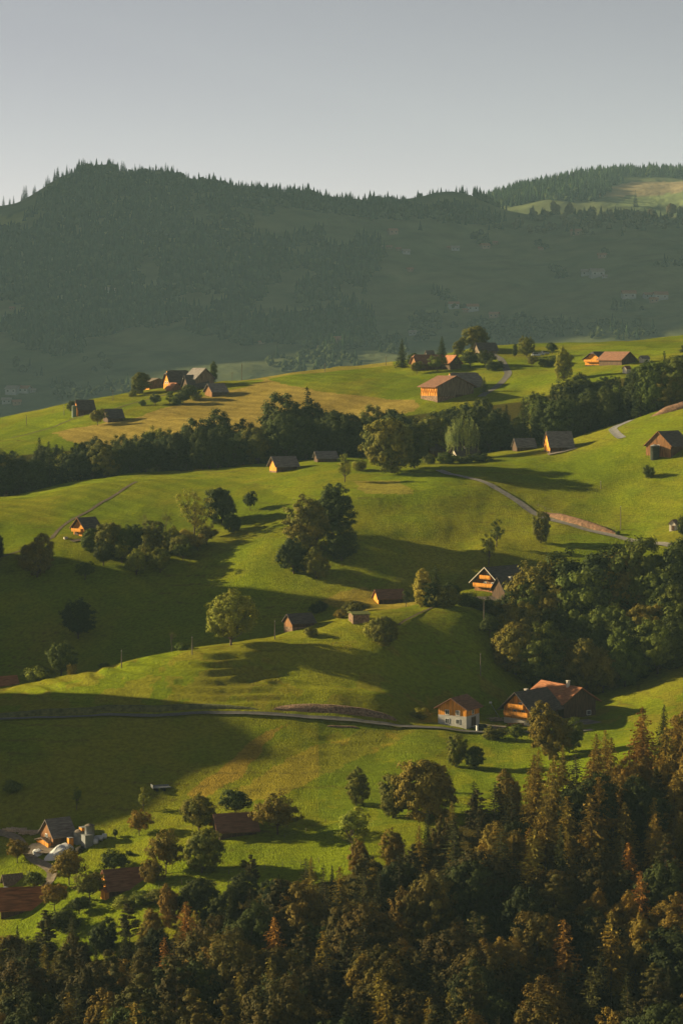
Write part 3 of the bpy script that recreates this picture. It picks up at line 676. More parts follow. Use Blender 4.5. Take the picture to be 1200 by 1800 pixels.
    def win(face, v, zf, w, h):
        zz = zf*H
        fr, pn = MB(), MB()
        if face == 'G': o = (-L/2 - .06, sy*W/2 - sy*v*W); bx = lambda m, du, dz, w_, h_, d, off: m.box((o[0]-off, o[1]+du, zz+dz), (d, w_, h_))
        else: o = (-L/2 + v*L, sy*(W/2 + .05)); bx = lambda m, du, dz, w_, h_, d, off: m.box((o[0]+du, o[1]+sy*off, zz+dz), (w_, d, h_))
        t = .12
        bx(fr, 0, h/2, w+2*t, t, .14, 0); bx(fr, 0, -h/2, w+2*t, t, .14, 0); bx(fr, -w/2-t/2, 0, t, h-t, .14, 0); bx(fr, w/2+t/2, 0, t, h-t, .14, 0); bx(fr, 0, 0, .07, h-t, .12, 0)
        f = fr.build('window', M_white, root); bx(pn, 0, 0, w, h-t, .06, -.01); pn.build('pane', M_pane, f)
    for q in winG: win('G', *q)
    for q in winS: win('S', *q)
    if doorG: v, w, h = doorG; MB().box((-L/2-.05, sy*W/2 - sy*v*W, h/2), (.12, w, h)).build('door', M_wdark, root)
    if doorS: v, w, h = doorS; MB().box((-L/2+v*L, sy*(W/2+.05), h/2), (w, .12, h)).build('door', M_wdark, root)
    for (zf, v0, v1) in balc:
        y0, y1 = sy*W/2 - sy*v0*W, sy*W/2 - sy*v1*W; yc, wd = (y0+y1)/2, abs(y1-y0); zb = zf*H
        m = MB(); m.box((-L/2-.75, yc, zb), (1.4, wd, .16)); m.box((-L/2-1.42, yc, zb+.62), (.08, wd, .85)); m.box((-L/2-1.42, yc, zb+1.10), (.16, wd, .10))
        for e in (y0, y1): m.box((-L/2-.75, e - .05*math.copysign(1, e-yc), zb+.6), (1.3, .08, .95))
        m.build('balcony', M_worange, root)
    if struts:
        m = MB(); n = 7
        for i in range(n):
            xx = -L/2 + (i+.5)*L/n
            for d in (-.22, .22): m.box((xx + d*L/n, sy*(W/2+.14), hz + (H-hz)*.5), (.22, .2, (H-hz)*.97), 0, d*1.3)
        m.build('braces', M_worange, root)
    return root
BL = []
def B(*a, **k): o = building(*a, **k); BL.append(o); return o
gw = [(.3, .28, 1.0, 1.25), (.68, .28, 1.0, 1.25), (.3, .74, 1.0, 1.2), (.68, .74, 1.0, 1.2)]
# farm by the lower road
w = B('house', 'two-storey house, white plaster below and golden timber above, beside the lower road', 'house', 819, 1275, 48, 25, 33, 16, 60, walls=M_worange, roofm=M_rbrown, pl=.58, plm=mat('old_white_plaster', (0.46, 0.43, 0.38), noise=0.12, scale=1.0), og=1.0, oe=.9, winG=gw, winS=[(.5, .75, 1.0, 1.2)], doorS=(.55, 2.6, 2.4), Y=647)
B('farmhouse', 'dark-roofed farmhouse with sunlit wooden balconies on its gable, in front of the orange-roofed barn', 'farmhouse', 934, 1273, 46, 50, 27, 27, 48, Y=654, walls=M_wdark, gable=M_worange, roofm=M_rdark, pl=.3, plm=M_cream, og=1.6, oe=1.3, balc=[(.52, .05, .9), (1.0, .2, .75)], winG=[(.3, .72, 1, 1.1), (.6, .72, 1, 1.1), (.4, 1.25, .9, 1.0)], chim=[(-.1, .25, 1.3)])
B('barn', 'large barn with a broad orange-brown roof and pale chimney, behind the balconied farmhouse', 'barn', 990, 1272, 60, 56, 38, 22, 122, sy=1, Y=664, walls=M_wdark, roofm=M_rred, og=1.2, oe=1.2, chim=[(-.45, .1, 1.8)], doorG=(.5, 3.6, 3.4), winG=[(.78, .4, 1.2, 1.2)])
# lower left farmyard
B('barn', 'old brown barn with a steep shingle roof in the farmyard at lower left', 'barn', 94, 1490, 23, 35, 19, 25, 36, minW=6.4, walls=M_wdark, gable=M_wbrown, roofm=M_rgrey, og=.5, oe=.5, doorS=(.3, 2.2, 2.4), winG=[(.5, .9, .8, .8)], doorG=(.3, 1.6, 2.2))
B('lean_to', 'small orange-boarded lean-to shed against the old brown farmyard barn', 'shed', 85, 1493, 24, 12, 10, 5, 40, walls=M_worange, roofm=M_wgrey, og=.4, oe=.4)
B('barn', 'low brown-roofed barn beside the round autumn tree on the lower meadow', 'barn', 386, 1478, 8, 64, 18, 22, 14, walls=M_wdark, roofm=M_rbrown, og=.8, oe=.9, doorS=(.5, 3, 2.6), minW=8)
B('barn', 'long plain brown-roofed barn above the bracken bank at lower left', 'barn', 192, 1580, 18, 95, 16, 27, 20, walls=M_wdark, gable=M_worange, roofm=M_rbrown, og=.5, oe=.6, doorS=(.3, 3.0, 2.2), minW=8.5)
B('annex', 'small orange timber annex at the left end of the long brown-roofed barn', 'shed', 186, 1583, 10, 14, 15, 5, 40, walls=M_worange, roofm=M_rrust, og=.3, oe=.3)
B('barn', 'rusty-roofed barn among the trees at the lower left corner', 'barn', 2, 1618, 6, 82, 20, 28, 9, walls=M_wdark, roofm=M_rrust, og=.6, oe=.8, minW=8)
B('shed', 'small weathered shed just behind the rusty-roofed barn', 'shed', 10, 1562, 8, 28, 8, 12, 25, walls=M_wdark, roofm=M_wgrey, og=.5, oe=.5)
B('house', 'red-roofed house half hidden behind the crest at the left edge', 'house', 2, 1222, 12, 28, 14, 15, 30, Y=704, walls=M_wbrown, roofm=M_rred, og=.6, oe=.6)
# behind the lit crest
B('hut', 'small hay hut with a sunlit gable behind the crest, left of the stone hut', 'barn', 514, 1107, 10, 38, 12, 13, 28, Y=708, minW=5.5, walls=M_wdark, gable=M_wbrown, roofm=M_rdark, og=.6, oe=.6, pl=.3, plm=M_stone)
B('hut', 'low stone hut with an almost flat grassy roof on the lit crest', 'hut', 620, 1098, 5, 29, 17, 3, 15, walls=M_stone, roofm=mat('grassy_roof', (.12, .13, .03), noise=.3), og=.3, oe=.3, minW=5)
B('barn', 'dark barn with a low long roof behind the flat stone hut, beside the yellow birch', 'barn', 665, 1062, 7, 46, 10, 13, 15, walls=M_wdark, gable=M_worange, roofm=M_rbrown, og=.5, oe=.6, minW=6)
# farm in front of the wooded bank
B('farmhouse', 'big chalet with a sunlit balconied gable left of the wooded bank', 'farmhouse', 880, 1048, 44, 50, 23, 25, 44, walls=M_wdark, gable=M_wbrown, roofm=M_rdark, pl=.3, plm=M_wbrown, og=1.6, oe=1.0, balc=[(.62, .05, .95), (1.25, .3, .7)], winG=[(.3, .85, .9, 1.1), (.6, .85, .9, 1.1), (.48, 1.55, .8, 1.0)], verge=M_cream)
B('farmhouse_wing', 'long dark-roofed wing with a small pale chimney behind the big chalet', 'house', 886, 1030, 20, 38, 22, 20, 36, Y=764, walls=M_wdark, roofm=M_rdark, og=.6, oe=.7, chim=[(.0, -.3, 1.2)])
B('shed', 'brown-roofed shed between the big chalet and the wooded bank', 'shed', 926, 1010, 8, 34, 9, 16, 20, Y=776, walls=M_wdark, roofm=M_rbrown, og=.6, oe=.6)
# left meadow
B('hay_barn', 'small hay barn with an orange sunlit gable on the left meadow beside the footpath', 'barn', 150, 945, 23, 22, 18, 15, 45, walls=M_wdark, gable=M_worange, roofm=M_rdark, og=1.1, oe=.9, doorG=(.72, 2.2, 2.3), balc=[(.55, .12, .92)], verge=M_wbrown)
B('barn', 'barn with a grey shingle roof alone on the upper meadow before the tree belt', 'barn', 486, 831, 11, 36, 13, 14, 25, minW=6.8, walls=M_wdark, gable=M_worange, roofm=M_rgrey, og=.9, oe=.9, doorS=(.4, 2.4, 2.4), pl=.2)
B('barn', 'grey-roofed barn in the shade at the foot of the left tree belt', 'barn', 104, 851, 5, 32, 9, 14, 12, walls=M_wdark, roofm=M_rgrey, og=.6, oe=.7, minW=7)
B('barn', 'dim shaded barn under the tree belt, right of the grey-roofed meadow barn', 'barn', 558, 813, 4, 34, 8, 10, 12, walls=M_wdark, roofm=M_rgrey, og=.6, oe=.7, minW=7)
# row of sheds in front of the middle wood
B('shed', 'low dark shed left of the weeping tree', 'shed', 756, 803, 5, 34, 12, 9, 12, walls=M_wdark, roofm=M_rdark, og=.4, oe=.6, minW=6)
B('cottage', 'small cottage with a pink sunlit front under the weeping tree', 'cottage', 804, 810, 11, 40, 10, 13, 28, walls=M_wdark, gable=M_cream, roofm=M_rdark, og=.8, oe=.8, winG=[(.3, .5, .8, .9)], balc=[(.4, .1, .9)], chim=[(-.1, -.2, .9)], minW=6)
B('shed', 'long shed with a two-toned grey-brown roof between the weeping tree and the small open shed', 'shed', 838, 795, 6, 56, 9, 17, 12, walls=M_wdark, roofm=M_rgrey, og=.5, oe=.7, doorS=(.4, 3, 1.6), minW=7)
B('shed', 'small open-fronted shed between the long grey-brown shed and the steep-roofed barn', 'shed', 908, 794, 5, 34, 9, 13, 14, walls=M_wdark, roofm=M_rgrey, og=.4, oe=.6, minW=6)
B('barn', 'steep-roofed barn with an orange left end, rightmost of the row below the wood', 'barn', 966, 797, 5, 42, 13, 24, 12, walls=M_wdark, gable=M_worange, roofm=M_rgrey, og=.5, oe=.6, doorS=(.5, 3, 2.2), pl=.3, minW=8)
B('barn', 'weathered barn with a dark silo before its gable at the right edge', 'barn', 1178, 805, 39, 40, 22, 23, 47, walls=M_wdark, gable=M_wbrown, roofm=M_rdark, og=.5, oe=.8, winG=[(.5, .9, .9, .9)], verge=M_wbrown)
B('hut', 'tiny pale hut with a dark doorway by the road at the right edge', 'hut', 1186, 933, 10, 8, 12, 6, 55, walls=M_cream, roofm=M_wgrey, og=.3, oe=.3, doorG=(.4, 1.0, 1.7))
# ridge
B('barn', 'big barn with a golden timber side on a stone base, on the ridge meadow', 'barn', 768, 708, 66, 27, 29, 17, 120, sy=1, ymin=1050, walls=M_worange, gable=M_wgrey, roofm=M_rbrown, og=1.0, oe=1.5, pl=.40, struts=True, doorG=(.6, 4, 3.5))
B('farmhouse', 'grey-roofed farmhouse with a small sunlit gable peak behind the big golden barn', 'farmhouse', 797, 690, 14, 52, 14, 20, 30, ymin=1050, walls=M_wdark, gable=M_worange, roofm=M_rgrey, og=1.0, oe=1.0, hip=.4)
B('farmhouse', 'brown-roofed farmhouse among trees on the ridge, between the two spruces', 'farmhouse', 733, 652, 8, 52, 14, 14, 16, ymin=1050, walls=M_wdark, gable=M_wbrown, roofm=M_rbrown, og=.9, oe=1.0, hip=.3, minW=10)
B('barn', 'brick-red roofed barn end beside the brown-roofed farmhouse on the ridge', 'barn', 791, 650, 20, 14, 13, 12, 118, sy=1, ymin=1050, walls=M_wdark, roofm=M_rred, og=.8, oe=.9)
B('shed', 'little roof showing behind the brown-roofed ridge farmhouse, left of the right spruce', 'shed', 750, 628, 3, 13, 5, 6, 15, ymin=1050, walls=M_wgrey, roofm=M_rgrey, og=.4, oe=.4)
B('barn', 'dark barn beside the great round tree on the ridge', 'barn', 842, 622, 6, 32, 7, 12, 14, ymin=1050, walls=M_wgrey, roofm=M_rdark, og=.7, oe=.9, minW=9)
B('chalet', 'chalet with a sunlit slatted gable and dark roof above the right wood', 'chalet', 1056, 642, 26, 30, 11, 12, 45, ymin=1050, walls=M_wdark, gable=M_worange, roofm=M_rdark, og=1.2, oe=1.0, balc=[(.5, .05, .95)], hip=.3)
B('barn', 'brown-roofed barn just behind the chalet above the right wood', 'barn', 1092, 642, 26, 34, 11, 12, 122, sy=1, ymin=1050, walls=M_wdark, roofm=M_rbrown, og=1.0, oe=1.0)
B('house', 'small cream house peeping out of the right wood', 'house', 1100, 657, 6, 9, 9, 4, 40, ymin=1050, walls=M_cream, roofm=M_rbrown, og=.3, oe=.3)
B('shed', 'small pale shed among treetops at the right, beyond the chalet', 'shed', 1128, 638, 5, 14, 8, 4, 35, ymin=1050, walls=M_cream, roofm=M_rgrey, og=.3, oe=.3)
# ridge farm on the left
B('shed', 'red-brown shed with a bright orange end wall, leftmost of the hilltop farm', 'shed', 263, 684, 30, 11, 13, 6, 118, sy=1, ymin=1050, walls=M_worange, gable=M_wbrown, roofm=M_wgrey, og=.8, oe=.8)
B('chalet', 'dark-roofed chalet with a small sunlit gable in the hilltop farm', 'chalet', 299, 684, 13, 36, 14, 18, 30, ymin=1050, walls=M_wdark, gable=M_worange, roofm=M_rdark, og=.9, oe=1.0, hip=.35, winG=[(.35, .8, 1, 1), (.65, .8, 1, 1)])
B('barn', 'grey-roofed barn rising behind the dark-roofed chalet of the hilltop farm', 'barn', 345, 684, 30, 22, 20, 16, 122, sy=1, ymin=1050, walls=M_wgrey, roofm=M_rgrey, og=.9, oe=1.0)
B('farm_wing', 'broad dark wing sloping down beside the hilltop chalet', 'house', 332, 686, 8, 34, 8, 18, 20, ymin=1050, walls=M_wdark, roofm=M_rdark, og=.8, oe=.9, minW=11)
B('shed', 'low shed with a pink sunlit roof slope in front of the hilltop chalet', 'shed', 302, 688, 16, 12, 5, 9, 122, sy=1, ymin=1050, walls=M_wbrown, roofm=M_rred, og=.5, oe=.5)
B('barn', 'grey-roofed barn with a reddish gable at the right end of the hilltop farm', 'barn', 373, 698, 14, 25, 11, 12, 33, walls=M_wdark, gable=M_wbrown, roofm=M_rgrey, og=.8, oe=.9, ymin=1050)
B('barn', 'dark barn with a small silo at its end on the left slope of the ridge', 'barn', 138, 732, 6, 28, 13, 15, 20, walls=M_wdark, gable=M_worange, roofm=M_rdark, og=.5, oe=.7, minW=8)
B('barn', 'dark-roofed barn beside a gnarled fruit tree on the left slope of the ridge', 'barn', 190, 743, 8, 26, 10, 13, 22, walls=M_wdark, roofm=M_rdark, og=.7, oe=.9, minW=8)

# ------------------------------------------------------------------ smaller things
def lathe_thing(name, label, cat, px, py, r, h, m, dome=.2, Y=None):
    p = gy(px, Y) if Y else at(px, py); root = tag(link(name, None), label, cat); root.location = p
    MB().tube([[0, 0, -.8], [0, 0, h*.5], [0, 0, h]], [r, r, r], 18).build('body', m, root, True)
    MB().tube([[0, 0, h], [0, 0, h+r*dome], [0, 0, h+r*dome*1.8]], [r*1.05, r*.7, r*.1], 18).build('lid', M_metal if m is not M_metal else M_post, root, True); return root
lathe_thing('silo', 'dark green round silo in front of the weathered barn at the right edge', 'silo', 1150, 806, 1.7, 4.6, mat('dark_green_paint', (.03, .035, .02), noise=.3))
lathe_thing('silo', 'pale green silo at the end of the dark barn on the left ridge slope', 'silo', 131, 733, 1.2, 5.2, mat('pale_green_paint', (.16, .19, .14), noise=.2))
lathe_thing('silo', 'tall grey feed silo in the farmyard right of the old brown barn', 'silo', 158, 1482, 1.15, 4.2, M_metal)
lathe_thing('tank', 'squat grey tank between the old brown barn and the grey feed silo', 'tank', 141, 1480, 1.5, 2.4, M_metal)
def box_thing(name, label, cat, px, py, d, m, yaw=.6, lidm=None, Y=None):
    p = gy(px, Y) if Y else at(px, py); root = tag(link(name, None), label, cat); root.location = p
    MB().box((0, 0, d[2]/2-.2), (d[0], d[1], d[2]+.4), yaw).build('body', m, root)
    MB().box((0, 0, d[2]+.06), (d[0]+.12, d[1]+.12, .12), yaw).build('lid', lidm or M_metal, root); return root
box_thing('feed_bin', 'orange-sided feed bin beside the tall grey feed silo', 'bin', 147, 1478, (1.6, 1.4, 3.2), M_worange)
box_thing('container', 'grey metal container standing right of the tall grey feed silo', 'container', 154, 1487, (2.2, 2.0, 2.6), M_metal)
box_thing('crate', 'wooden crate on the end of the white silage heap', 'crate', 124, 1491, (1.2, 1.0, 2.4), M_worange)
box_thing('letterbox', 'small white box on a post by the lower road, left of the dark car', 'letterbox', 838, 1283, (.5, .4, 1.5), M_white, Y=646)
box_thing('crate', 'pale tan crate on the grass left of the small hay barn', 'crate', 116, 947, (1.4, .8, .5), M_cream)

def heap(name, label, cat, pts, r, hgt, m, lump=.25):
    """a long lumpy covered heap lying on the ground"""
    P = [at(*p) for p in pts]; S = smooth_pts([(p.x, p.y) for p in P], .35); n = len(S); k = 14; V = []
    T = np.gradient(S, axis=0); T /= np.linalg.norm(T, axis=1)[:, None]; Nn = np.stack([-T[:, 1], T[:, 0]], 1)
    t = np.linspace(0, 1, n); env = np.clip(np.sin(np.pi*np.clip(t*.96+.02, 0, 1)), .05, 1)**.45 * np.linspace(.75, 1.1, n)
    for j in range(k):
        a = np.pi*j/(k-1); nzv = 1 + lump*fbm(np.arange(n)/4.5, np.full(n, j*.5), 91, 3)
        q = S + Nn*(math.cos(a)*r*env*nzv)[:, None]
        V.append(np.stack([q[:, 0], q[:, 1], near_z(q[:, 0], q[:, 1]) - .25 + math.sin(a)**.8*hgt*env*nzv], 1))
    V = np.stack(V, 1).reshape(-1, 3); return tag(link(name, np_mesh(name, V, grid_faces(n, k), m, True)), label, cat)
heap('silage_heap', 'long heap under white plastic sheeting in the lower left farmyard', 'silage heap', [(78, 1512), (95, 1506), (112, 1500), (130, 1495)], 1.9, 2.3, M_film)
heap('silage_heap', 'short white wrapped heap by the track, left of the long white heap', 'silage heap', [(58, 1498), (66, 1501), (75, 1501)], 1.0, 1.5, M_film, .5)
heap('compost_heap', 'dark compost heap at the right end of the long white heap', 'heap', [(128, 1499), (138, 1497), (147, 1496)], 1.2, 1.5, mat('dark_compost', (.035, .025, .012), noise=.4))
def bale(label, px, py):
    p = at(px, py); o = MB().tube([[-.6, 0, .55], [-.5, 0, .55], [0, 0, .55], [.5, 0, .55], [.6, 0, .55]], [.35, .62, .66, .62, .35], 14).build('wrapped_bale', M_film, None, True, p); o.rotation_euler[2] = random.uniform(-.3, .6)
    return tag(o, label, 'hay bale', 'wrapped bales in the farmyard')
BALES = []
for i, (px, py) in enumerate([(160, 1481), (166, 1480), (172, 1478), (178, 1477), (184, 1475), (169, 1484)]): BALES.append((bale('', px, py), 'pale wrapped hay bale'))
ordinal_labels(BALES, '{d}, {n} from the left in the row right of the feed silo')
def woodpile(label, px, py, n, L_, ang, m, Y=None):
    p = gy(px, Y) if Y else at(px, py); r = random.Random(px); mb = MB()
    for i in range(n):
        a = ang + r.gauss(0, .25); c = np.array([r.uniform(-1.6, 1.6), r.uniform(-.6, .6), .12 + r.random()*.75]); d = np.array([math.cos(a), math.sin(a), r.gauss(0, .06)])*L_*r.uniform(.6, 1.1)/2
        mb.tube([c-d, c+d], [.13*r.uniform(.7, 1.3)]*2, 6)
    return tag(mb.build('woodpile', m, None, False, p), label, 'woodpile')
M_cut = mat('cut_logs', (.42, .31, .22), noise=.3)
woodpile('pale pile of poles and boards on the track, leftmost in the lower left farmyard', 27, 1464, 26, 4.0, -.5, M_cut)
woodpile('jumbled pile of pale timber left of the old brown barn', 52, 1468, 30, 3.4, .2, M_cut)
woodpile('stack of logs between the white-and-timber house and the balconied farmhouse', 872, 1272, 30, 2.2, .4, M_cut, Y=662)
woodpile('dark stack of firewood under the balconied farmhouse gable', 905, 1276, 24, 2.0, .1, M_wbrown, Y=655)

def elevator():
    p = gy(880, 663); root = tag(link('hay_elevator', None), 'slanting metal hay elevator sticking up left of the balconied farmhouse', 'elevator'); root.location = p
    b = MB(); v = np.array([-2.9, 0, 3.3]); 
    for o in (-.25, .25): b.tube([[0, o, .2], v*.5+[0, o, .9], v+[0, o, 1.6]], [.08, .08, .08], 6)
    for i in range(9): q = v*(i/8)+[0, 0, .2+1.4*i/8]; b.box(q, (.08, .5, .06))
    b.build('ladder_frame', M_metal, root); MB().box(v+[0, 0, 1.7], (.7, .6, .35)).build('hopper', M_white, root)
    l = MB(); l.tube([[-1.5, -.5, -.3], [-1.4, 0, 2.4]], [.07, .07], 6); l.tube([[-1.5, .5, -.3], [-1.4, 0, 2.4]], [.07, .07], 6); l.build('legs', M_dmetal, root)
elevator()
def car(name, label, cat, px, py, m, yaw, Y=None, van=False):
    p = gy(px, Y) if Y else at(px, py); root = tag(link(name, None), label, cat); root.location = (p.x, p.y, p.z+.05); root.rotation_euler[2] = yaw
    hb, hr = (1.1, 2.0) if van else (.85, 1.42)
    prof = [(-2.1, .35), (2.1, .35), (2.15, .7), (1.9, hb-.05), (1.0, hb), (.75, hb), (-1.95, hb), (-2.15, .75)]
    def loft(prof, w0, w1):
        mb = MB(); k = len(prof); n = 0
        mb.v += [(x_, -w0 if z_ < .8 else -w1, z_) for x_, z_ in prof] + [(x_, w0 if z_ < .8 else w1, z_) for x_, z_ in prof]
        mb.f += [tuple(range(k)), tuple(reversed(range(k, 2*k)))] + [(i, i+k, (i+1) % k + k, (i+1) % k) for i in range(k)]; return mb
    loft(prof, .86, .82).build('body', m, root)
    top = [(.95, hb+.01), (.35 if not van else .8, hr-.04), (.2, hr), (-1.5, hr), (-1.95, hb+.01)]
    loft([(x_, z_) for x_, z_ in top], .78, .70).build('windows', M_pane, root)
    MB().box((-.6 if not van else -.45, 0, hr+.02), (1.6 if not van else 2.3, 1.3, .06)).build('car_roof', m, root)
    for x_ in (-1.35, 1.35):
        for y_ in (-.8, .8): MB().tube([[x_, y_-.12, .33], [x_, y_+.12, .33]], [.33, .33], 12).build('wheel', M_rubber, root)
    return root
M_carD = mat('black_car_paint', (.02, .022, .025), rough=.25, noise=.05, spec=.5); M_carW = mat('pale_car_paint', (.45, .48, .5), rough=.3, noise=.05, spec=.5)
car('parked_car', 'dark car parked by the lower road between the white house and the farmhouse', 'car', 851, 1279, M_carD, .1, Y=648)
car('parked_car', 'pale car half hidden behind the rusty-roofed barn', 'car', 12, 1572, M_carW, 1.2)
car('parked_van', 'white van parked by the hedge on the ridge, left of two pale cars', 'van', 941, 640, M_carW, .5, van=True, Y=1190)
car('parked_car', 'pale car next to the white van on the ridge', 'car', 949, 640, M_carW, .3, Y=1195)
car('parked_car', 'pale car farthest from the white van on the ridge', 'car', 957, 639, M_carW, .4, Y=1200)
def trailer():
    p = at(283, 1391); root = tag(link('trailer', None), 'flat grey hay trailer standing in the shade of the lower slope', 'trailer'); root.location = p; root.rotation_euler[2] = .35
    MB().box((0, 0, .95), (4.6, 2.0, .18)).box((-2.3, 0, 1.35), (.1, 2.0, .7)).box((0, .98, 1.2), (4.6, .06, .35)).build('flatbed', M_metal, root)
    MB().tube([[2.3, 0, .9], [3.6, 0, .5]], [.06, .06], 6).build('drawbar', M_dmetal, root)
    for x_ in (-1.2, .6):
        for y_ in (-.9, .9): MB().tube([[x_, y_-.12, .42], [x_, y_+.12, .42]], [.42, .42], 12).build('wheel', M_rubber, root)
trailer()
def pole(label, px, py, hpx, Y=None, m=None, lines=True):
    p = gy(px, Y) if Y else at(px, py); h = hpx*p.y/F; root = tag(link('utility_pole', None), label, 'pole'); root.location = p
    MB().tube([[0, 0, -.6], [0, 0, h*.5], [0, 0, h]], [.16, .14, .11], 8).build('shaft', m or M_post, root, True)
    mb = MB()
    for s_ in (-1, 1): mb.tube([[0, s_*.12, h-.5], [0, s_*.25, h-.45], [0, s_*.25, h-.2]], [.03, .03, .06], 6)
    mb.build('insulator', M_white, root, True); return root
for lab, px, py, h, Y in [('wooden pole on the lit crest, farthest left of the crest poles', 214, 1174, 32, None), ('wooden pole on the lit crest beside the small bare tree', 338, 1151, 32, None),
        ('wooden pole left of the small hay hut', 483, 1124, 34, None), ('pale pole at the edge of the dark bank, above the white house', 844, 1188, 40, 690), ('thin pole below the big chalet, left of the wooded bank', 850, 1110, 60, None),
        ('short pale pole on the green slope above the curving road', 1055, 859, 14, None), ('tall dark pole beside the round dark bush on the upper road', 1090, 931, 42, None), ('tall pole on the ridge right of the hilltop farm', 425, 677, 30, 1215),
        ('thin pole on the ridge meadow near the hilltop farm', 199, 702, 20, 1190), ('thin pole on the left ridge slope left of the dark barn', 113, 720, 18, 1170), ('thin pole at the far left of the ridge meadow', 47, 741, 17, 1160),
        ('thin pole on the green ridge crest between the hilltop farm and the left spruce', 571, 664, 16, 1210), ('thin pole on the green ridge crest nearest the left spruce', 678, 654, 18, 1215)]:
    pole(lab, px, py, h, Y)
def fence(label, pix, every=3.2, Ys=None):
    pts = [gy(p[0], p[2]) if len(p) > 2 else at(*p) for p in pix]; S = smooth_pts(pts, every); root = tag(link('fence', None), label, 'fence'); z = near_z(S[:, 0], S[:, 1]); root.location = (S[0, 0], S[0, 1], z[0])
    L0 = np.array(root.location); Q = np.concatenate([S, z[:, None]], 1) - L0
    for q in Q: MB().tube([q+[0, 0, -.3], q+[random.gauss(0, .03), 0, 1.15]], [.06, .05], 5).build('post', M_post, root)
    for hh in (.55, .95):
        mb = MB()
        for a, b in zip(Q[:-1], Q[1:]): mb.tube([a+[0, 0, hh], b+[0, 0, hh]], [.018, .018], 4)
        mb.build('wire', M_post, root)
fence('post-and-wire fence along the lower meadow edge, above the dark forest', [(402, 1538), (430, 1534), (470, 1528), (520, 1522), (560, 1517)])
fence('short wooden fence across the lower meadow, right of the autumn fruit tree', [(500, 1474), (520, 1468), (545, 1461), (572, 1450)])
fence('post-and-wire fence beside the track below the farmyard', [(240, 1578), (265, 1570), (290, 1562), (320, 1556)])
fence('wire fence above the reddish cutting on the curving upper road', [(945, 0, 853), (990, 0, 842), (1040, 0, 832), (1080, 0, 824)])
# ------------------------------------------------------------------ trees one can tell apart
T = tree
# ridge
T('oak', 246, 686, 46, OL, 'round dense tree at the left end of the hilltop farm', .95, 1200, .5)
T('bush', 233, 688, 14, OL, 'dark bush at the foot of the round tree by the hilltop farm', 1, 1195)
T('poplar', 375, 676, 42, G, 'tall columnar poplar behind the right barn of the hilltop farm', 1.15, 1200, .2)
T('apple', 322, 704, 27, DG, 'dark fruit tree before the hilltop farm, right of the slim young tree', 1.1, 1150)
T('apple', 273, 703, 23, DG, 'small dark fruit tree in front of the red-brown hilltop shed', 1, 1155)
T('young', 299, 702, 26, G, 'slim young tree in front of the hilltop chalet', 1.1, 1155)
T('bush', 251, 695, 11, G, 'tiny bush on the grass below the round hilltop tree', 1, 1160)
T('apple', 335, 697, 30, DG, 'bushy dark tree before the broad dark wing of the hilltop farm', 1.1, 1160, .6)
T('bush', 345, 699, 14, YG, 'yellowing bush by the drive of the hilltop farm', 1.2, 1158, 1.0)
T('bush', 310, 700, 13, G, 'green bush under the fruit trees of the hilltop farm', 1.4, 1152)
T('bare', 408, 669, 20, OL, 'small bare tree on the skyline right of the poplar', 1, 1225, .4)
T('apple', 172, 751, 32, OL, 'gnarled fruit tree leaning beside the dark-roofed barn on the left slope', .95, 1120, .6)
T('bush', 128, 724, 18, DG, 'dark bush against the small silo on the left ridge slope', .9, 1180)
T('spruce', 706, 656, 52, DG, 'tall dark spruce at the left end of the ridge farm group', 1.35, 1195)
T('oak', 727, 655, 30, DG, 'dark round tree just right of the tall ridge spruce', .9, 1190)
T('spruce', 776, 631, 36, DG, 'dark spruce on the ridge behind the brown-roofed farmhouse', 1.4, 1225)
T('oak', 836, 628, 52, OL, 'great round tree on the ridge top beside the dark barn', 1.15, 1225, .8)
T('beech', 806, 630, 30, OL, 'smaller olive tree leaning on the great round ridge tree', 1.1, 1220, .7)
T('apple', 732, 662, 25, OL, 'small tree in front of the brown-roofed ridge farmhouse, at its left end', 1, 1165)
T('apple', 768, 664, 29, G, 'broad fruit tree in front of the brown-roofed ridge farmhouse', 1.2, 1165)
T('poplar', 801, 655, 36, YG, 'yellow-green columnar tree right of the ridge farmhouse', 1.3, 1170, .5)
T('apple', 826, 660, 34, DG, 'dark tree between the columnar tree and the ridge lane', 1.15, 1165)
T('apple', 852, 664, 32, DG, 'pale-leaved bushy tree at the bend of the ridge lane', 1.1, 1160, .5)
T('bush', 868, 672, 20, DG, 'dark bush beside the ridge lane', 1.2, 1150)
T('spruce', 850, 704, 28, DG, 'small dark spruce at the right corner of the big golden barn', 1.7, 1095)
T('poplar', 904, 655, 25, DG, 'dark columnar tree left of the parked white van', 1.2, 1185)
T('oak', 925, 656, 38, OL, 'olive tree right beside the parked white van', .9, 1180, .5)
T('apple', 934, 672, 22, OL, 'small grey-green tree on the lawn below the white van', 1, 1150)
T('apple', 970, 652, 22, DG, 'small round dark tree right of the parked pale cars', .9, 1195)
T('bush', 958, 668, 16, G, 'wide grey-green bush on the lawn, left of its twin', 1.4, 1150)
T('bush', 975, 668, 17, G, 'wide grey-green bush on the lawn, right of its twin', 1.4, 1150)
T('spruce', 948, 603, 8, DG, 'lone tiny conifer on the skyline right of the great round tree', 1.4, 1330)
T('larch', 978, 735, 44, YE, 'slim golden larch at the left edge of the right wood', 1.0, 1015, .6)
T('poplar', 926, 740, 62, YG, 'slender yellow-green tree in the gap left of the right wood', .9, 1005, .5)
T('beech', 990, 690, 62, YG, 'tall yellow-green tree at the upper left of the right wood', .8, 1090, .4)
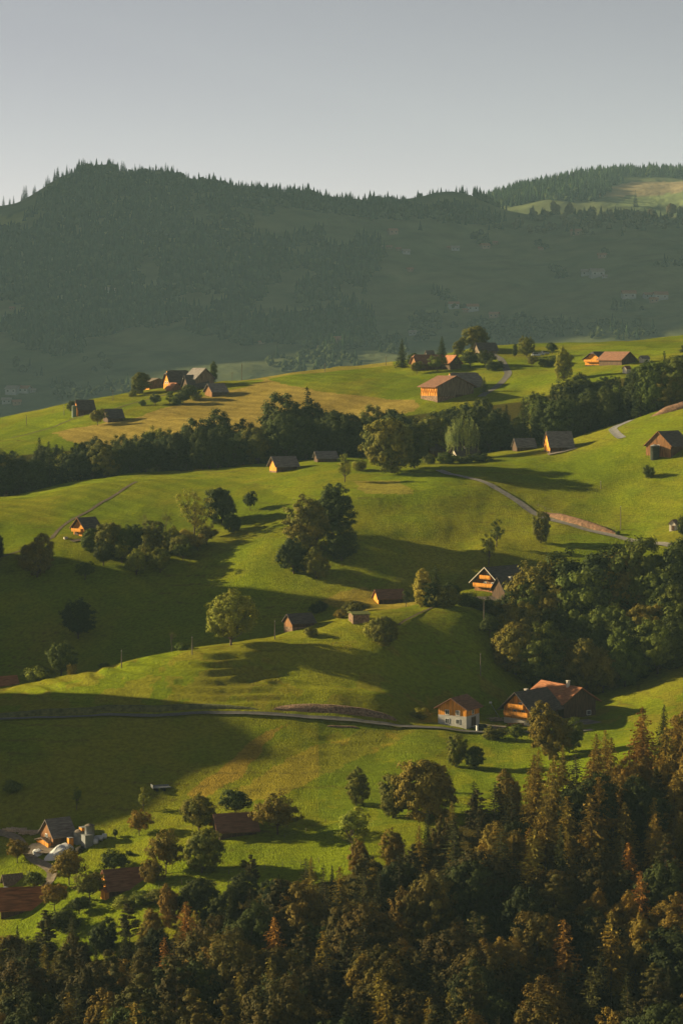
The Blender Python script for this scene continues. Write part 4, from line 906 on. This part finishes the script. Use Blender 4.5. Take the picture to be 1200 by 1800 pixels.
# middle meadows
T('oak', 688, 857, 116, OL, 'huge round tree with orange autumn tufts on the grassy knoll', 1.0, 905, 1.0)
T('oak', 728, 846, 78, DG, 'dark tree pressed against the right side of the huge autumn tree', 1.0, 915, .5)
T('willow', 812, 808, 84, LG, 'large weeping tree hanging over the small cottage', 1.12, 950, .6)
T('bush', 786, 820, 20, G, 'rounded hedge bush left of the small cottage garden', 1.7, 930)
T('bush', 820, 822, 15, DG, 'dark hedge bush below the small cottage', 2.3, 930)
T('bush', 845, 818, 15, DG, 'dark hedge bush at the right end of the cottage garden', 2.0, 932)
T('young', 606, 852, 50, YG, 'slim ivy-clad young tree at the left edge of the knoll', .95, 890, .5)
T('bush', 632, 838, 20, YG, 'pale yellow bush on the knoll left of the huge autumn tree', 1.2, 915, .8)
T('bush', 752, 812, 22, OL, 'shrub at the right foot of the huge autumn tree', 1.2, 935)
T('apple', 440, 897, 36, DG, 'small lone tree on the meadow right of the ragged yellow tree', .75, None, .3)
T('sparse', 342, 935, 92, YG, 'ragged half-bare yellow tree on the lip of the left meadow', .95, 850, .9)
T('oak', 390, 918, 78, DG, 'dense dark tree right of the ragged yellow tree', .85, 860, .7)
T('apple', 364, 942, 38, OL, 'small spreading tree under the dense dark tree on the lip', 1, 838, .8)
T('bush', 330, 950, 30, YE, 'bright yellow bush under the ragged yellow tree', 1.2, 840, .3)
T('bush', 305, 962, 30, OL, 'olive bush left of the bright yellow bush on the lip', 1.3, 836, .6)
T('bare', 252, 966, 70, OL, 'left of two bare trees on the lip of the left meadow', .9, 842, .4)
T('halfbare', 287, 968, 74, OL, 'right of two bare trees on the lip of the left meadow', .8, 842, .6)
T('beech', 545, 958, 118, OL, 'tall gold-tinged tree at the centre of the middle clump', 1.15, 812, .8)
T('beech', 585, 945, 100, DG, 'dark tree on the right side of the middle clump', 1.2, 822, .3)
T('oak', 516, 962, 62, DG, 'lower leafy tree at the left foot of the middle clump', 1.1, 800, .5)
T('oak', 556, 965, 55, YG, 'pale yellow-green tree in front of the middle clump', .9, 795, .6)
T('oak', 600, 955, 60, DG, 'dark low tree at the right foot of the middle clump', 1.25, 805, .3)
T('oak', 66, 1012, 76, OR, 'round russet-topped tree on the shaded left slope', 1.0, 815, .5)
T('oak', -14, 990, 72, DG, 'dark tree cut off by the left edge, above the shaded slope', .9, 830, .2)
for i, (px, py, h, k, c, a) in enumerate([(160, 1008, 52, 'oak', G, .5), (198, 1000, 72, 'oak', OL, .6), (225, 1012, 66, 'beech', G, .5), (215, 985, 40, 'apple', YG, .7), (182, 1020, 45, 'oak', DG, .3), (255, 1000, 60, 'young', OL, .6), (282, 985, 44, 'oak', YG, .8), (240, 985, 46, 'oak', YG, .5), (150, 1020, 34, 'apple', G, .2)]):
    T(k, px, py, h, c, ['leafy green tree leftmost in the thicket below the small hay barn', 'tallest tree of the thicket below the small hay barn', 'grey-green tree right of the tallest in the hay barn thicket', 'yellowish small tree at the top of the hay barn thicket', 'dark tree low in the hay barn thicket', 'slender thin tree at the right of the hay barn thicket', 'yellow tree at the right end of the hay barn thicket', 'yellow-green tree below the left bare tree', 'small green tree at the lower left foot of the hay barn thicket'][i], .95, 832 - i*2.5, a)
for i, (px, py, h, k, c, a) in enumerate([(150, 1000, 22, 'oak', G, .4), (182, 992, 36, 'beech', DG, .4), (212, 968, 46, 'oak', YG, .5), (236, 962, 40, 'young', G, .5), (268, 972, 52, 'oak', OL, .6), (300, 950, 50, 'beech', YG, .6), (318, 938, 46, 'oak', OL, .7), (322, 962, 34, 'apple', G, .4), (240, 1016, 44, 'oak', DG, .3), (348, 956, 32, 'apple', YE, .5), (410, 905, 40, 'oak', DG, .4)]):
    T(k, px, py, h, c, ['small leafy tree at the far left edge of the hay barn thicket', 'dark upright tree inside the left half of the hay barn thicket', 'yellow-green crown on the skyline of the hay barn thicket', 'thin feathery tree between thicket and left bare tree', 'olive tree standing between the two bare trees', 'yellow-green upright tree just right of the right bare tree', 'olive round tree behind the olive lip bush', 'small green tree below the ragged yellow tree', 'dark round tree at the lower right of the hay barn thicket', 'bright yellow small tree at the right foot of the ragged yellow tree', 'dark smaller tree against the right side of the dense lip tree'][i], 1.0, 838 - (i % 4)*4 + (18 if px > 400 else 0), a)
T('oak', 138, 1118, 70, DG, 'lone dark tree in the shaded hollow, left of centre', .95, 775, .3)
T('oak', 108, 1196, 60, G, 'round green tree behind the lit crest at left', 1.0, 693, .2)
T('bush', 66, 1205, 26, YG, 'yellow-green bushes beside the red-roofed house on the crest', 1.7, 692, .4)
T('bush', 127, 1192, 20, YE, 'small bright yellow bush on the lit crest', .8, 690, .2)
T('bare', 302, 1153, 44, OL, 'small bare grey tree on the lit crest', 1.15, 692, .2)
T('bush', 322, 1150, 13, G, 'low green bush beside the small bare tree on the crest', 1.7, 690)
T('bush', 182, 1180, 10, G, 'low dark bush on the crest left of the poles', 1.6, 692)
T('oak', 406, 1140, 98, YG, 'big lone yellow-green tree standing on the lit crest', 1.0, 690, .5)
T('bush', 553, 1078, 17, DG, 'left of two small bushes on the valley meadow', 1.0, None)
T('bush', 565, 1075, 19, DG, 'right of two small bushes on the valley meadow', 1.0, None)
T('bush', 600, 1080, 15, OR, 'reddish bush left of the flat-roofed stone hut', 1.5, 715, .3)
T('bush', 627, 1072, 20, OL, 'olive bush behind the flat-roofed stone hut', 1.9, 725, .4)
T('bush', 548, 1103, 17, OL, 'bush at the right end of the small hay hut', 1.3, 697)
T('oak', 677, 1105, 62, OL, 'broad olive tree on the crest right of the flat-roofed stone hut', 1.05, 688, .7)
T('bush', 655, 1090, 32, YG, 'yellowish bush between the stone hut and the broad olive tree', 1.0, 692, .7)
T('young', 713, 1058, 34, DG, 'slim dark tree at the right end of the dark long-roofed barn', .8, 730)
T('beech', 741, 1060, 66, YE, 'pale yellow birch-like tree left of the dark spruce', .9, 727, .3)
T('spruce', 766, 1060, 74, DG, 'dark pointed spruce beside the pale yellow tree', 1.45, 729)
T('oak', 754, 1058, 44, DG, 'dark bush-like tree at the foot of the pointed spruce', .9, 725)
T('bush', 778, 1056, 36, OL, 'olive bush right of the pointed spruce', 1.2, 726, .5)
T('oak', 790, 1054, 42, DG, 'round dark tree at the right of the pointed spruce', 1.0, 731)
T('bush', 812, 1047, 24, DG, 'dark garden bush left of the big chalet', 1.3, 733)
T('bush', 830, 1049, 26, DG, 'black-green round bush in front of the big chalet', 1.1, 737)
T('bush', 870, 1052, 24, OL, 'mixed bush under the gable of the big chalet', 1.4, 739, .6)
T('bush', 850, 1056, 24, DG, 'dark shrub before the left gable corner of the big chalet', 1.4, 738)
T('bush', 888, 1062, 22, OL, 'olive shrub below the right corner of the big chalet', 1.5, 737, .4)
T('bush', 884, 1056, 30, DG, 'dark green shrub hugging the right base of the big chalet', 1.3, 741)
T('young', 858, 1014, 58, YG, 'light feathery tree behind the big chalet', .9, 800, .6)
T('young', 872, 1000, 48, G, 'taller feathery tree behind the roof of the big chalet', .9, 812, .4)
T('oak', 950, 992, 56, OL, 'broad tree rising behind the shed beside the big chalet', .75, 815, .8)
T('apple', 860, 1091, 40, DG, 'small dark fruit tree on the lawn below the big chalet', .9, 712)
T('bush', 1085, 917, 8, DG, 'round dark bush on the bend of the upper road', 1.0, 819)
T('bush', 1140, 803, 22, G, 'bush left of the dark silo at the right edge', .9, 873)
T('oak', 1200, 945, 42, DG, 'dark tree cut off by the right edge beside the pale hut', .6, 800)
# around the lower farm
T('apple', 810, 1222, 28, YG, 'small yellow-green tree behind the white house roof', 1.0, 668, .5)
T('apple', 922, 1214, 27, G, 'leafy tree behind the balconied farmhouse roof', 1.2, 685)
T('bush', 868, 1296, 22, OL, 'olive garden bush below the lower road, left of the green fruit tree', 1.5, 637)
T('apple', 907, 1300, 33, G, 'green fruit tree below the balconied farmhouse', .95, 635)
T('bush', 738, 1268, 18, YG, 'yellowish shrub left of the white house', 1.6, 655, .5)
T('oak', 800, 1348, 58, OL, 'half-transparent olive tree below the white house', .85, 606, .8)
T('oak', 832, 1350, 48, DG, 'dark low tree right of the olive tree below the white house', .9, 604)
T('oak', 965, 1345, 100, OR, 'tall orange-leaved tree in front of the lower farm', .85, 610, .5)
T('oak', 1000, 1335, 62, G, 'green tree right of the tall orange-leaved tree', .9, 615, .3)
# lower meadow
T('beech', 626, 1416, 70, OL, 'upright tree on the lower meadow, above the ivy-stemmed tree', .95, None, .6)
T('young', 620, 1503, 92, YG, 'leaning yellow tree with an ivy-wrapped trunk on the meadow edge', 1.35, None, .7)
T('oak', 752, 1490, 128, OR, 'massive golden-brown tree at the top of the dark forest', 1.0, 560, .4)
T('oak', 690, 1475, 78, OL, 'dark leafy tree left of the massive golden-brown tree', .95, 565, .4)
T('beech', 712, 1394, 46, OR, 'small columnar brown tree above the massive golden-brown tree', .8, None, .2)
T('apple', 488, 1468, 74, OR, 'wide autumn fruit tree right of the low brown-roofed barn', 1.1, None, .6)
T('apple', 414, 1436, 54, DG, 'spreading dark fruit tree behind the low brown-roofed barn', 1.1, None, .2)
T('oak', 350, 1503, 66, OL, 'round dark-gold tree left of the low brown-roofed barn', 1.05, 568, .8)
T('apple', 245, 1469, 46, OR, 'small autumn fruit tree alone on the farmyard meadow', .95, None, .6)
T('young', 252, 1426, 42, YG, 'upright golden tree at the edge of the big shadow', .9, None, .7)
T('young', 135, 1424, 42, G, 'pale birch standing in the big shadow', .8, None, .2)
T('bush', 22, 1395, 22, G, 'small pale bush in the big shadow at the left edge', 1.2, None, .1)
T('apple', 203, 1474, 17, DG, 'tiny tree on the meadow right of the farmyard bales', .6, None, .1)
T('apple', 31, 1518, 44, OR, 'autumn fruit tree left of the farm track', .95, None, .4)
T('apple', 122, 1557, 66, OR, 'orange-tinged tree right of the farm track', .95, None, .6)
T('apple', 96, 1572, 50, OR, 'reddish small tree in front of the bend of the farm track', .9, 549, .5)
T('apple', 200, 1535, 42, DG, 'wide dark fruit tree above the long brown-roofed barn', 1.4, None, .1)
T('apple', 158, 1585, 54, OL, 'leaning olive fruit tree left of the small orange annex', 1.0, None, .5)
T('apple', 140, 1592, 36, DG, 'dark low tree between the rusty barn and the olive fruit tree', 1.0, 542, .4)
T('apple', 62, 1566, 38, G, 'green tree between the small weathered shed and the track', 1.0, None, .2)
T('apple', 292, 1562, 78, OR, 'slanting golden tree over the right end of the long brown roof', .8, 549, .7)
T('bush', 268, 1570, 40, OR, 'orange bush hiding the right end of the long brown roof', .9, 546, .5)
T('oak', 355, 1572, 92, OL, 'big olive-gold tree on the edge below the low barn', .9, 546, .8)
T('bush', 228, 1505, 10, DG, 'small dark tussock on the farmyard meadow', 1.1, None)
T('bush', 430, 1525, 14, OL, 'low brown shrub on the meadow above the post-and-wire fence', 1.0, None, .5)
T('bush', 110, 1600, 36, DG, 'dark leafy bush at the right end of the rusty roof', 1.5, 538, .2)
T('bush', 60, 1630, 34, OL, 'leafy bush in front of the rusty-roofed barn', 1.6, 530, .5)
for i, px in enumerate((225, 252, 285)): T('bush', px, 1606 - i*8, 22, (YG, G, OL)[i], ['bright', 'green', 'brownish'][i] + ' low shrub on the bracken bank under the long brown-roofed barn', 1.9, 538 - i, .6)

# ------------------------------------------------------------------ the belts of wood, tree by tree
def prof(nodes, px): return float(np.interp(px, [n[0] for n in nodes], [n[1] for n in nodes]))
def wood(rows, px0, px1, step, topn, kinds, group, place, Yf, jit=.3, hr=(.82, 1.08), fit=True):
    objs = []; R = random.Random(px0*7 + px1)
    for r, dY in enumerate(rows):
        px = px0 + (r % 2)*step*.5
        while px < px1:
            q = px + R.uniform(-jit, jit)*step; Y = Yf(q) + dY + R.uniform(-4, 4); p = gy(q, Y); base = HZ - p.z/p.y*F
            h = base - prof(topn, q); h = h * R.uniform(*hr)
            if r < len(rows)-1 and fit: h = min(h, 112 if Y < 800 else 88) * R.uniform(.8, 1.0)
            k, c, a, d = R.choices(kinds, [w_[4] for w_ in kinds])[0][:4]
            if h > 18:
                w = R.uniform(.85, 1.1) * (1.0 if k in ('oak',) else 1.05); 
                if k in ('spruce', 'fir', 'larch'): h *= 1.08; w = R.uniform(1.0, 1.25)
                if k == 'beech': w *= 1.1
                o = tree(k, q, None, h, c, None, w, Y, a, group, lum=1.5); objs.append((o, d))
            px += step
    ordinal_labels(objs, '{d}, {n} from the left ' + place); return objs
KB = [('beech', DG, .35, 'dark broadleaf tree', 5), ('oak', DG, .3, 'spreading dark broadleaf tree', 5), ('beech', G, .5, 'green broadleaf tree', 2), ('oak', OL, .7, 'olive broadleaf tree', 2), ('spruce', DG, 0, 'dark spruce', 2.2), ('oak', YG, .8, 'yellowing broadleaf tree', 1)]
FY = lambda q: float(np.interp(q, PXG, F_Y))
top1 = [(-60, 795), (0, 785), (60, 778), (120, 775), (160, 768), (230, 765), (270, 748), (300, 742), (340, 748), (390, 728), (430, 745), (470, 728), (520, 700), (545, 690), (575, 706), (620, 718), (680, 716), (740, 722), (800, 706), (870, 703), (900, 720)]
wood([6, 30, 56], -40, 905, 25, top1, KB, 'trees of the left wooded strip', 'in the wooded strip below the ridge', FY)
KR = [('beech', DG, .3, 'dark broadleaf tree', 4), ('oak', G, .4, 'green broadleaf tree', 3), ('oak', DG, .3, 'spreading dark broadleaf tree', 3), ('spruce', DG, 0, 'dark spruce', 3), ('beech', OL, .6, 'olive broadleaf tree', 1)]
top2 = [(915, 700), (935, 690), (960, 695), (985, 660), (1010, 642), (1050, 655), (1090, 652), (1120, 640), (1160, 612), (1200, 606), (1260, 600)]
wood([4, 28, 56, 84], 922, 1240, 28, top2, KR, 'trees of the right wood', 'in the wood above the right meadow', FY)
top3 = [(880, 1040), (905, 1028), (930, 1005), (980, 966), (1050, 948), (1090, 946), (1130, 956), (1170, 950), (1210, 955), (1260, 960)]
KW = [('oak', G, .4, 'green broadleaf tree', 4), ('beech', DG, .3, 'dark broadleaf tree', 3), ('oak', (.085, .075, .009), .6, 'gold-edged broadleaf tree', 3)]
wood([3, 20, 40], 903, 1240, 31, top3, KW, 'trees of the dark wooded bank', 'on the dark wooded bank above the lower farm', lambda q: float(np.interp(q, [880, 960, 1250], [702, 700, 692])))

# the forest that fills the foot of the picture
KF = [('spruce', (.030, .033, .005), 0, 'dark green spruce', 2.4), ('fir', (.038, .038, .006), .3, 'bushy olive fir', 3.4), ('pine', (.048, .044, .006), .6, 'rough-crowned pine', 4.6), ('larch', (.105, .082, .010), .5, 'yellowing larch', 2.4),
      ('beech', (.092, .064, .008), .5, 'brown-gold broadleaf tree', 2.2), ('oak', (.060, .050, .007), .7, 'olive-brown broadleaf tree', 3.6), ('oak', (.030, .040, .006), .2, 'dark green broadleaf tree', 3.6), ('larch', (.15, .075, .010), .3, 'orange larch', .5)]
def forest():
    R = random.Random(5); pts = []; objs = []
    for _ in range(26000):
        Y = 398 + (R.random()**.9)*190; px = R.uniform(-90, 1290)
        lim = float(np.interp(px, PXG, A_Y)) - 7 - (10 if 130 < px < 330 else 0)
        if Y > lim: continue
        x = (px-600)/F*Y; d0 = 5.7 if px < 700 else 6.2
        if any((x-a)**2 + (Y-b)**2 < d0*d0 for a, b, _ in pts): continue
        pts.append((x, Y, px))
    for x, Y, px in pts:
        p = gy(px, Y); base = HZ - p.z/p.y*F; lim = float(np.interp(px, PXG, A_Y)); edge = lim - Y
        hm = R.uniform(10.5, 17.0) if R.random() < .8 else R.uniform(15, 20)
        # the trees stay below the meadow's lower edge on the left and climb over it on the right
        cap = prof([(-90, 1655), (0, 1655), (60, 1640), (120, 1652), (200, 1640), (290, 1612), (330, 1575), (400, 1560), (440, 1545), (540, 1500), (620, 1495), (700, 1470), (800, 1410), (900, 1330), (960, 1300), (1050, 1290), (1100, 1240), (1150, 1215), (1200, 1200), (1290, 1200)], px)
        cap += 30*R.random()**.6*(1 if px < 820 else .9)
        if px <= 425 and Y < lim - 14: cap = min(cap, base - R.uniform(60, 85))
        if px > 425: cap = min(cap, base - (R.uniform(34, 72) if px < 690 else R.uniform(60, 100)))
        h = min(hm*F/Y, base - cap)
        if h < 32 or base - h > 1830: continue
        k, c, a, d = R.choices(KF, [q[4] for q in KF])[0][:4]
        if px > 1080 and Y > 470 and R.random() < .35: k, c, a, d = 'larch', (.15, .075, .010), .3, 'orange larch'
        if px > 860 and k != 'larch' and R.random() < .22: k, c, a, d = 'beech', (.092, .064, .008), .6, 'brown-gold broadleaf tree'
        if px > 930 and Y > 520 and R.random() < .45: k, c, a, d = 'larch', (.115, .082, .010), .5, 'yellowing larch'
        if (px > 1150 and 475 < Y < 500 or 940 < px < 1020 and Y < 440 or 790 < px < 830 and Y < 440) and R.random() < .35: k, c, a, d = 'oak', (.075, .032, .007), .3, 'red-leaved broadleaf tree'
        w = R.uniform(.85, 1.15) * (1.1 if k in ('spruce', 'larch', 'fir') else .95)
        objs.append((tree(k, px, None, h, c, None, w, Y, a, 'trees of the foreground forest', lum=R.uniform(1.25, 2.0) if max(c) > .08 else R.uniform(.6, 1.35)), d))
    ordinal_labels(objs, '{d}, {n} from the left in the bottom forest'); return objs
FO = forest()

# ------------------------------------------------------------------ far side of the valley
def lowconifer(R, s=1.0):
    V, Fc = [], []
    for z0, z1, r in ((.08, .55, .20), (.32, .80, .145), (.58, 1.0, .09)):
        k = 7; a = np.arange(k)*2*np.pi/k + R.uniform(0, 6); rr = r*R.uniform(.7, 1.25, k); n = len(V)
        V += [(math.cos(t)*q, math.sin(t)*q, z0 + R.uniform(-.04, .04)) for t, q in zip(a, rr)] + [(0, 0, z1)]
        Fc += [(n+i, n+(i+1) % k, n+k) for i in range(k)]
    return np.array(V), np.array(Fc)
def lowround(R):
    import itertools
    g = (1+5**.5)/2; v = []
    for a in (-1, 1):
        for b in (-g, g): v += [(0, a, b), (a, b, 0), (b, 0, a)]
    v = unit(np.array(v)); Fc = [c for c in itertools.combinations(range(12), 3) if all(np.linalg.norm(v[i]-v[j]) < 1.2 for i, j in itertools.combinations(c, 2))]
    Fc = [f if np.dot(np.cross(v[f[1]]-v[f[0]], v[f[2]]-v[f[0]]), v[f[0]]) > 0 else f[::-1] for f in Fc]
    V = []; F2 = []
    for o in ((0, 0, .52), (.16, .1, .38), (-.17, -.05, .36), (.02, -.14, .62)):
        n = len(V); V += list(v*[.24, .24, .30]*R.uniform(.75, 1.2, (12, 1))*(1 if o[0] == 0 else .8) + o); F2 += [tuple(i+n for i in f) for f in Fc]
    return np.array(V), np.array(F2)
R8 = np.random.default_rng(99)
LOWC = [lowconifer(R8) for _ in range(8)]; LOWR = [lowround(R8) for _ in range(6)]
M_farleaf = mat('far_foliage', rough=1.0, noise=0.4, scale=0.05, attr=True, spec=0.0)
def far_pts(poly, n, y0=2800, y1=6200):
    P = np.array(poly); px = R8.uniform(P[:, 0].min(), P[:, 0].max(), n*6); Y = R8.uniform(y0, y1, n*6); x = (px-600)/F*Y
    z = far_z(x, Y); row = HZ - z/Y*F; ok = (fbm(x/75, Y/90, 15, 3) > -.30) & inpoly(px + (60 if n > 1000 else 12)*fbm(x/90, Y/110, 5, 3), row + (26 if n > 1000 else 8)*fbm(x/90, Y/110, 8, 3), poly)
    return x[ok][:n], Y[ok][:n], z[ok][:n]
def far_wood(name, poly, n, conif, label, y0, y1, hs=(14, 26), tint=((.020, .034, .012), (.035, .045, .014))):
    x, Y, z = far_pts(poly, n, y0, y1); V, Fc, C, nb = [], [], [], 0
    for i in range(len(x)):
        con = R8.random() < conif; v, f = (LOWC if con else LOWR)[R8.integers(0, 6)]; h = R8.uniform(*hs)*(1 if con else .75); a = R8.uniform(0, 6.28); ca, sa = math.cos(a), math.sin(a)
        q = v*[h*(1 if con else 1.25)*.95, h*(1 if con else 1.25)*.95, h]
        V.append(np.stack([q[:, 0]*ca - q[:, 1]*sa + x[i], q[:, 0]*sa + q[:, 1]*ca + Y[i], q[:, 2] + z[i] - 1], 1)); Fc.append(f + nb); nb += len(v)
        C.append(np.tile(np.array(tint[0 if con else 1])*R8.uniform(.7, 1.3), (len(v), 1)))
    if not V: print('EMPTY', name); return
    return tag(link(name, np_mesh(name, np.concatenate(V), np.concatenate(Fc), M_farleaf, False, np.concatenate(C))), label, None, None, 'stuff')
far_wood('far_forest', [(-60, 420), (20, 395), (75, 345), (130, 312), (250, 303), (400, 330), (520, 348), (650, 352), (850, 362), (905, 385), (800, 392), (640, 384), (540, 372), (480, 385), (420, 410), (470, 425), (560, 400), (650, 425), (672, 470), (655, 540), (690, 570), (640, 600), (520, 612), (420, 620), (330, 560), (200, 600), (120, 640), (20, 600), (60, 540), (-60, 520)], 9000, .6, 'dark forest on the shaded mountainside', 3200, 4420)
far_wood('far_forest', [(835, 362), (850, 345), (960, 322), (1100, 305), (1260, 290), (1260, 312), (1110, 322), (1050, 345), (980, 352), (900, 366)], 2600, .8, 'forest on the distant right-hand hill', 4500, 5500)
far_wood('far_trees', [(870, 402), (940, 380), (1060, 378), (1200, 385), (1260, 400), (1120, 412), (960, 412)], 420, .25, 'scattered trees along the distant shoulder below the bright fields', 4000, 4700, tint=((.03, .04, .015), (.07, .065, .025)))
CL = [(985, 482, 34, 13, 75), (772, 516, 16, 17, 45), (840, 424, 26, 14, 70), (718, 408, 20, 8, 36), (950, 438, 12, 9, 22), (800, 545, 24, 14, 50), (745, 575, 30, 24, 110), (690, 610, 30, 20, 90), (950, 580, 90, 22, 320), (1080, 585, 70, 22, 200), (840, 590, 60, 24, 200), (880, 400, 30, 8, 50), (1060, 452, 22, 7, 26), (1180, 470, 40, 8, 40), (560, 640, 80, 22, 220), (250, 690, 90, 16, 200), (70, 650, 70, 14, 90), (160, 640, 50, 16, 90), (120, 690, 60, 12, 120), (1110, 540, 60, 6, 40)]
for i, (a, b, ra, rb, n) in enumerate(CL):
    el = [(a + ra*math.cos(t)*R8.uniform(.7, 1.2), b + rb*math.sin(t)*R8.uniform(.7, 1.2)) for t in np.linspace(0, 6.28, 11)[:-1]]
    far_wood('far_trees', el, n, .25, 'clump of trees on the far valley side', 2800, 4400, (12, 20), ((.022, .034, .012), (.034, .042, .014)))
# single trees along the skylines
SKY_M = []
for i in range(6):
    v, f = conifer(201+i, 24, 3.6, .04, 20, 9, 4, .3, .95, .7)[:2]
    SKY_M.append(v)
def far_tree(px, Y, hpx, me, kind, cat, col, group=None, label=None, w=1.0):
    x = (px-600)/F*Y; z = ground(x, Y); h = hpx*Y/F
    o = link(kind, me); o.location = (x, Y, z - .5); hh = max(v_.co.z for v_ in me.vertices) if 'hh' not in me else me['hh']; me['hh'] = hh
    s = h/hh; o.scale = (s*w, s*w, s); o.rotation_euler[2] = random.uniform(0, 6.28); o.color = (*col, .2); return tag(o, label, cat, group)
SK = []
def skyrow(px0, px1, n, h0, h1, Ybase, cols):
    for i in range(n):
        px = px0 + (px1-px0)*min(1, max(0, (i + random.gauss(.5, .9))/n)); SK.append(far_tree(px, Ybase + random.uniform(-25, 30), h0*.6 + (h1 - h0*.6)*random.random()**1.8, random.choice(SKY_M), 'spruce_tree', 'spruce', cols, 'spruces along the skyline', None, random.uniform(1.0, 1.5)))
skyrow(2, 62, 9, 20, 36, 4350, (.03, .045, .015)); skyrow(76, 165, 30, 14, 26, 4340, (.03, .045, .015)); skyrow(165, 400, 62, 11, 22, 4345, (.03, .045, .015)); skyrow(400, 620, 34, 9, 22, 4345, (.03, .045, .015))
skyrow(620, 850, 26, 5, 14, 4345, (.03, .045, .015)); skyrow(850, 1010, 34, 10, 22, 5330, (.03, .045, .015)); skyrow(960, 1040, 9, 24, 36, 5320, (.03, .045, .015)); skyrow(1040, 1215, 34, 8, 18, 5340, (.03, .045, .015))
ordinal_labels([(o, 'dark spruce') for o in SK], '{d}, {n} from the left along the far wooded skyline')
o = far_tree(1116, 4870, 30, SKY_M[0], 'spruce_tree', 'spruce', (.025, .035, .012), None, 'tall single spruce standing before the bright field on the distant hill', 1.2)
RD_ = []
for px, Y, h in [(975, 4330, 26), (1000, 4340, 24), (1040, 4350, 22), (1145, 4350, 19), (1178, 4345, 24), (1110, 4350, 16), (890, 4600, 14), (1012, 4700, 12), (1130, 4340, 14), (1195, 4350, 18), (1080, 4345, 12), (935, 4330, 14)]:
    RD_.append((far_tree(px, Y, h, PROTO['oak'][random.randrange(4)][0], 'broadleaf_tree', 'tree', (.10, .08, .03), 'round trees on the distant shoulder', None, .85), 'sunlit round tree'))
ordinal_labels(RD_, '{d}, {n} from the left on the distant shoulder below the bright fields')

# houses scattered over the far valley side
FH = []
M_fw = mat('far_white_wall', (.19, .20, .20), noise=.1); M_fb = mat('far_brown_wall', (.17, .12, .085), noise=.2)
def far_house(px, row, wpx, wall, roof, a=None):
    p = at(px, row, far=True); w = wpx*p.y/F; a = random.uniform(-.5, .5) if a is None else a
    root = tag(link('house', None), None, 'house', 'houses on the far valley side'); root.location = p; root.rotation_euler[2] = a
    d, h = w*.7, w*.36; rr = w*.20
    MB().prism([(-d/2, -6), (d/2, -6), (d/2, h), (0, h+rr), (-d/2, h)], -w/2, w/2).build('wall', wall, root)
    y2, z2 = d/2+1, h - 2*rr/d
    MB().prism([(-y2, z2+.1), (0, h+rr+.1), (y2, z2+.1), (y2, z2+.6), (0, h+rr+.7), (-y2, z2+.6)], -w/2-1, w/2+1).build('roof', roof, root)
    for q in (-.25, .25):
        MB().box((q*w, -d/2-.05, h*.55), (w*.14, .2, h*.35)).build('window', M_pane, root)
    return root
for px, row, w, k in [(713, 446, 13, 0), (690, 412, 16, 1), (684, 437, 9, 1), (670, 438, 8, 0), (700, 440, 8, 1), (800, 441, 14, 0), (790, 438, 8, 1), (852, 437, 15, 1), (870, 430, 8, 1), (1012, 413, 18, 1), (1030, 484, 18, 0), (1048, 486, 24, 0), (1062, 489, 9, 0), (1057, 453, 14, 1), (1104, 525, 24, 2), (1138, 524, 16, 2), (1160, 527, 24, 2), (1148, 532, 14, 1), (588, 590, 14, 0), (600, 606, 26, 1), (614, 609, 12, 0), (725, 590, 13, 0), (830, 546, 20, 2), (818, 549, 10, 1), (797, 542, 18, 2), (868, 558, 16, 1), (185, 514, 14, 0), (200, 516, 16, 0), (12, 560, 9, 0), (22, 545, 8, 1), (24, 692, 24, 0), (44, 690, 20, 2), (58, 690, 10, 0), (12, 709, 16, 0), (30, 712, 14, 1), (166, 417, 6, 0), (950, 440, 9, 1), (720, 477, 10, 1), (565, 615, 12, 1), (640, 600, 12, 1), (460, 605, 10, 1), (660, 655, 16, 1)]:
    FH.append((far_house(px, row, w, (M_fw, M_fb, M_fw)[k], (M_rgrey, M_rbrown, M_rbrown)[k]), ('white house', 'brown chalet', 'white-walled brown-roofed house')[k]))
ordinal_labels(FH, '{d}, {n} from the left of those on the shaded far valley side')
#=====END
# ------------------------------------------------------------------ the evening haze that fills the valley
def haze():
    me = bpy.data.meshes.new('haze')
    x0, x1, y0, y1, z0, z1 = -4200, 4600, -60, 6900, -380, 620
    v = [(a, b, c) for a in (x0, x1) for b in (y0, y1) for c in (z0, z1)]
    f = [(0,1,3,2),(4,6,7,5),(0,4,5,1),(2,3,7,6),(0,2,6,4),(1,5,7,3)]
    me.from_pydata(v, [], f)
    m = bpy.data.materials.new('haze'); m.use_nodes = True
    N, L = m.node_tree.nodes, m.node_tree.links
    N.remove(N['Principled BSDF'])
    pv = N.new('ShaderNodeVolumePrincipled'); pv.inputs['Color'].default_value = (0.55, 0.85, 1.0, 1)
    pv.inputs['Density'].default_value = 0.000037; pv.inputs['Anisotropy'].default_value = 0.0
    L.new(pv.outputs[0], N['Material Output'].inputs['Volume'])
    me.materials.append(m)
    tag(link('haze', me), kind='stuff')
haze()
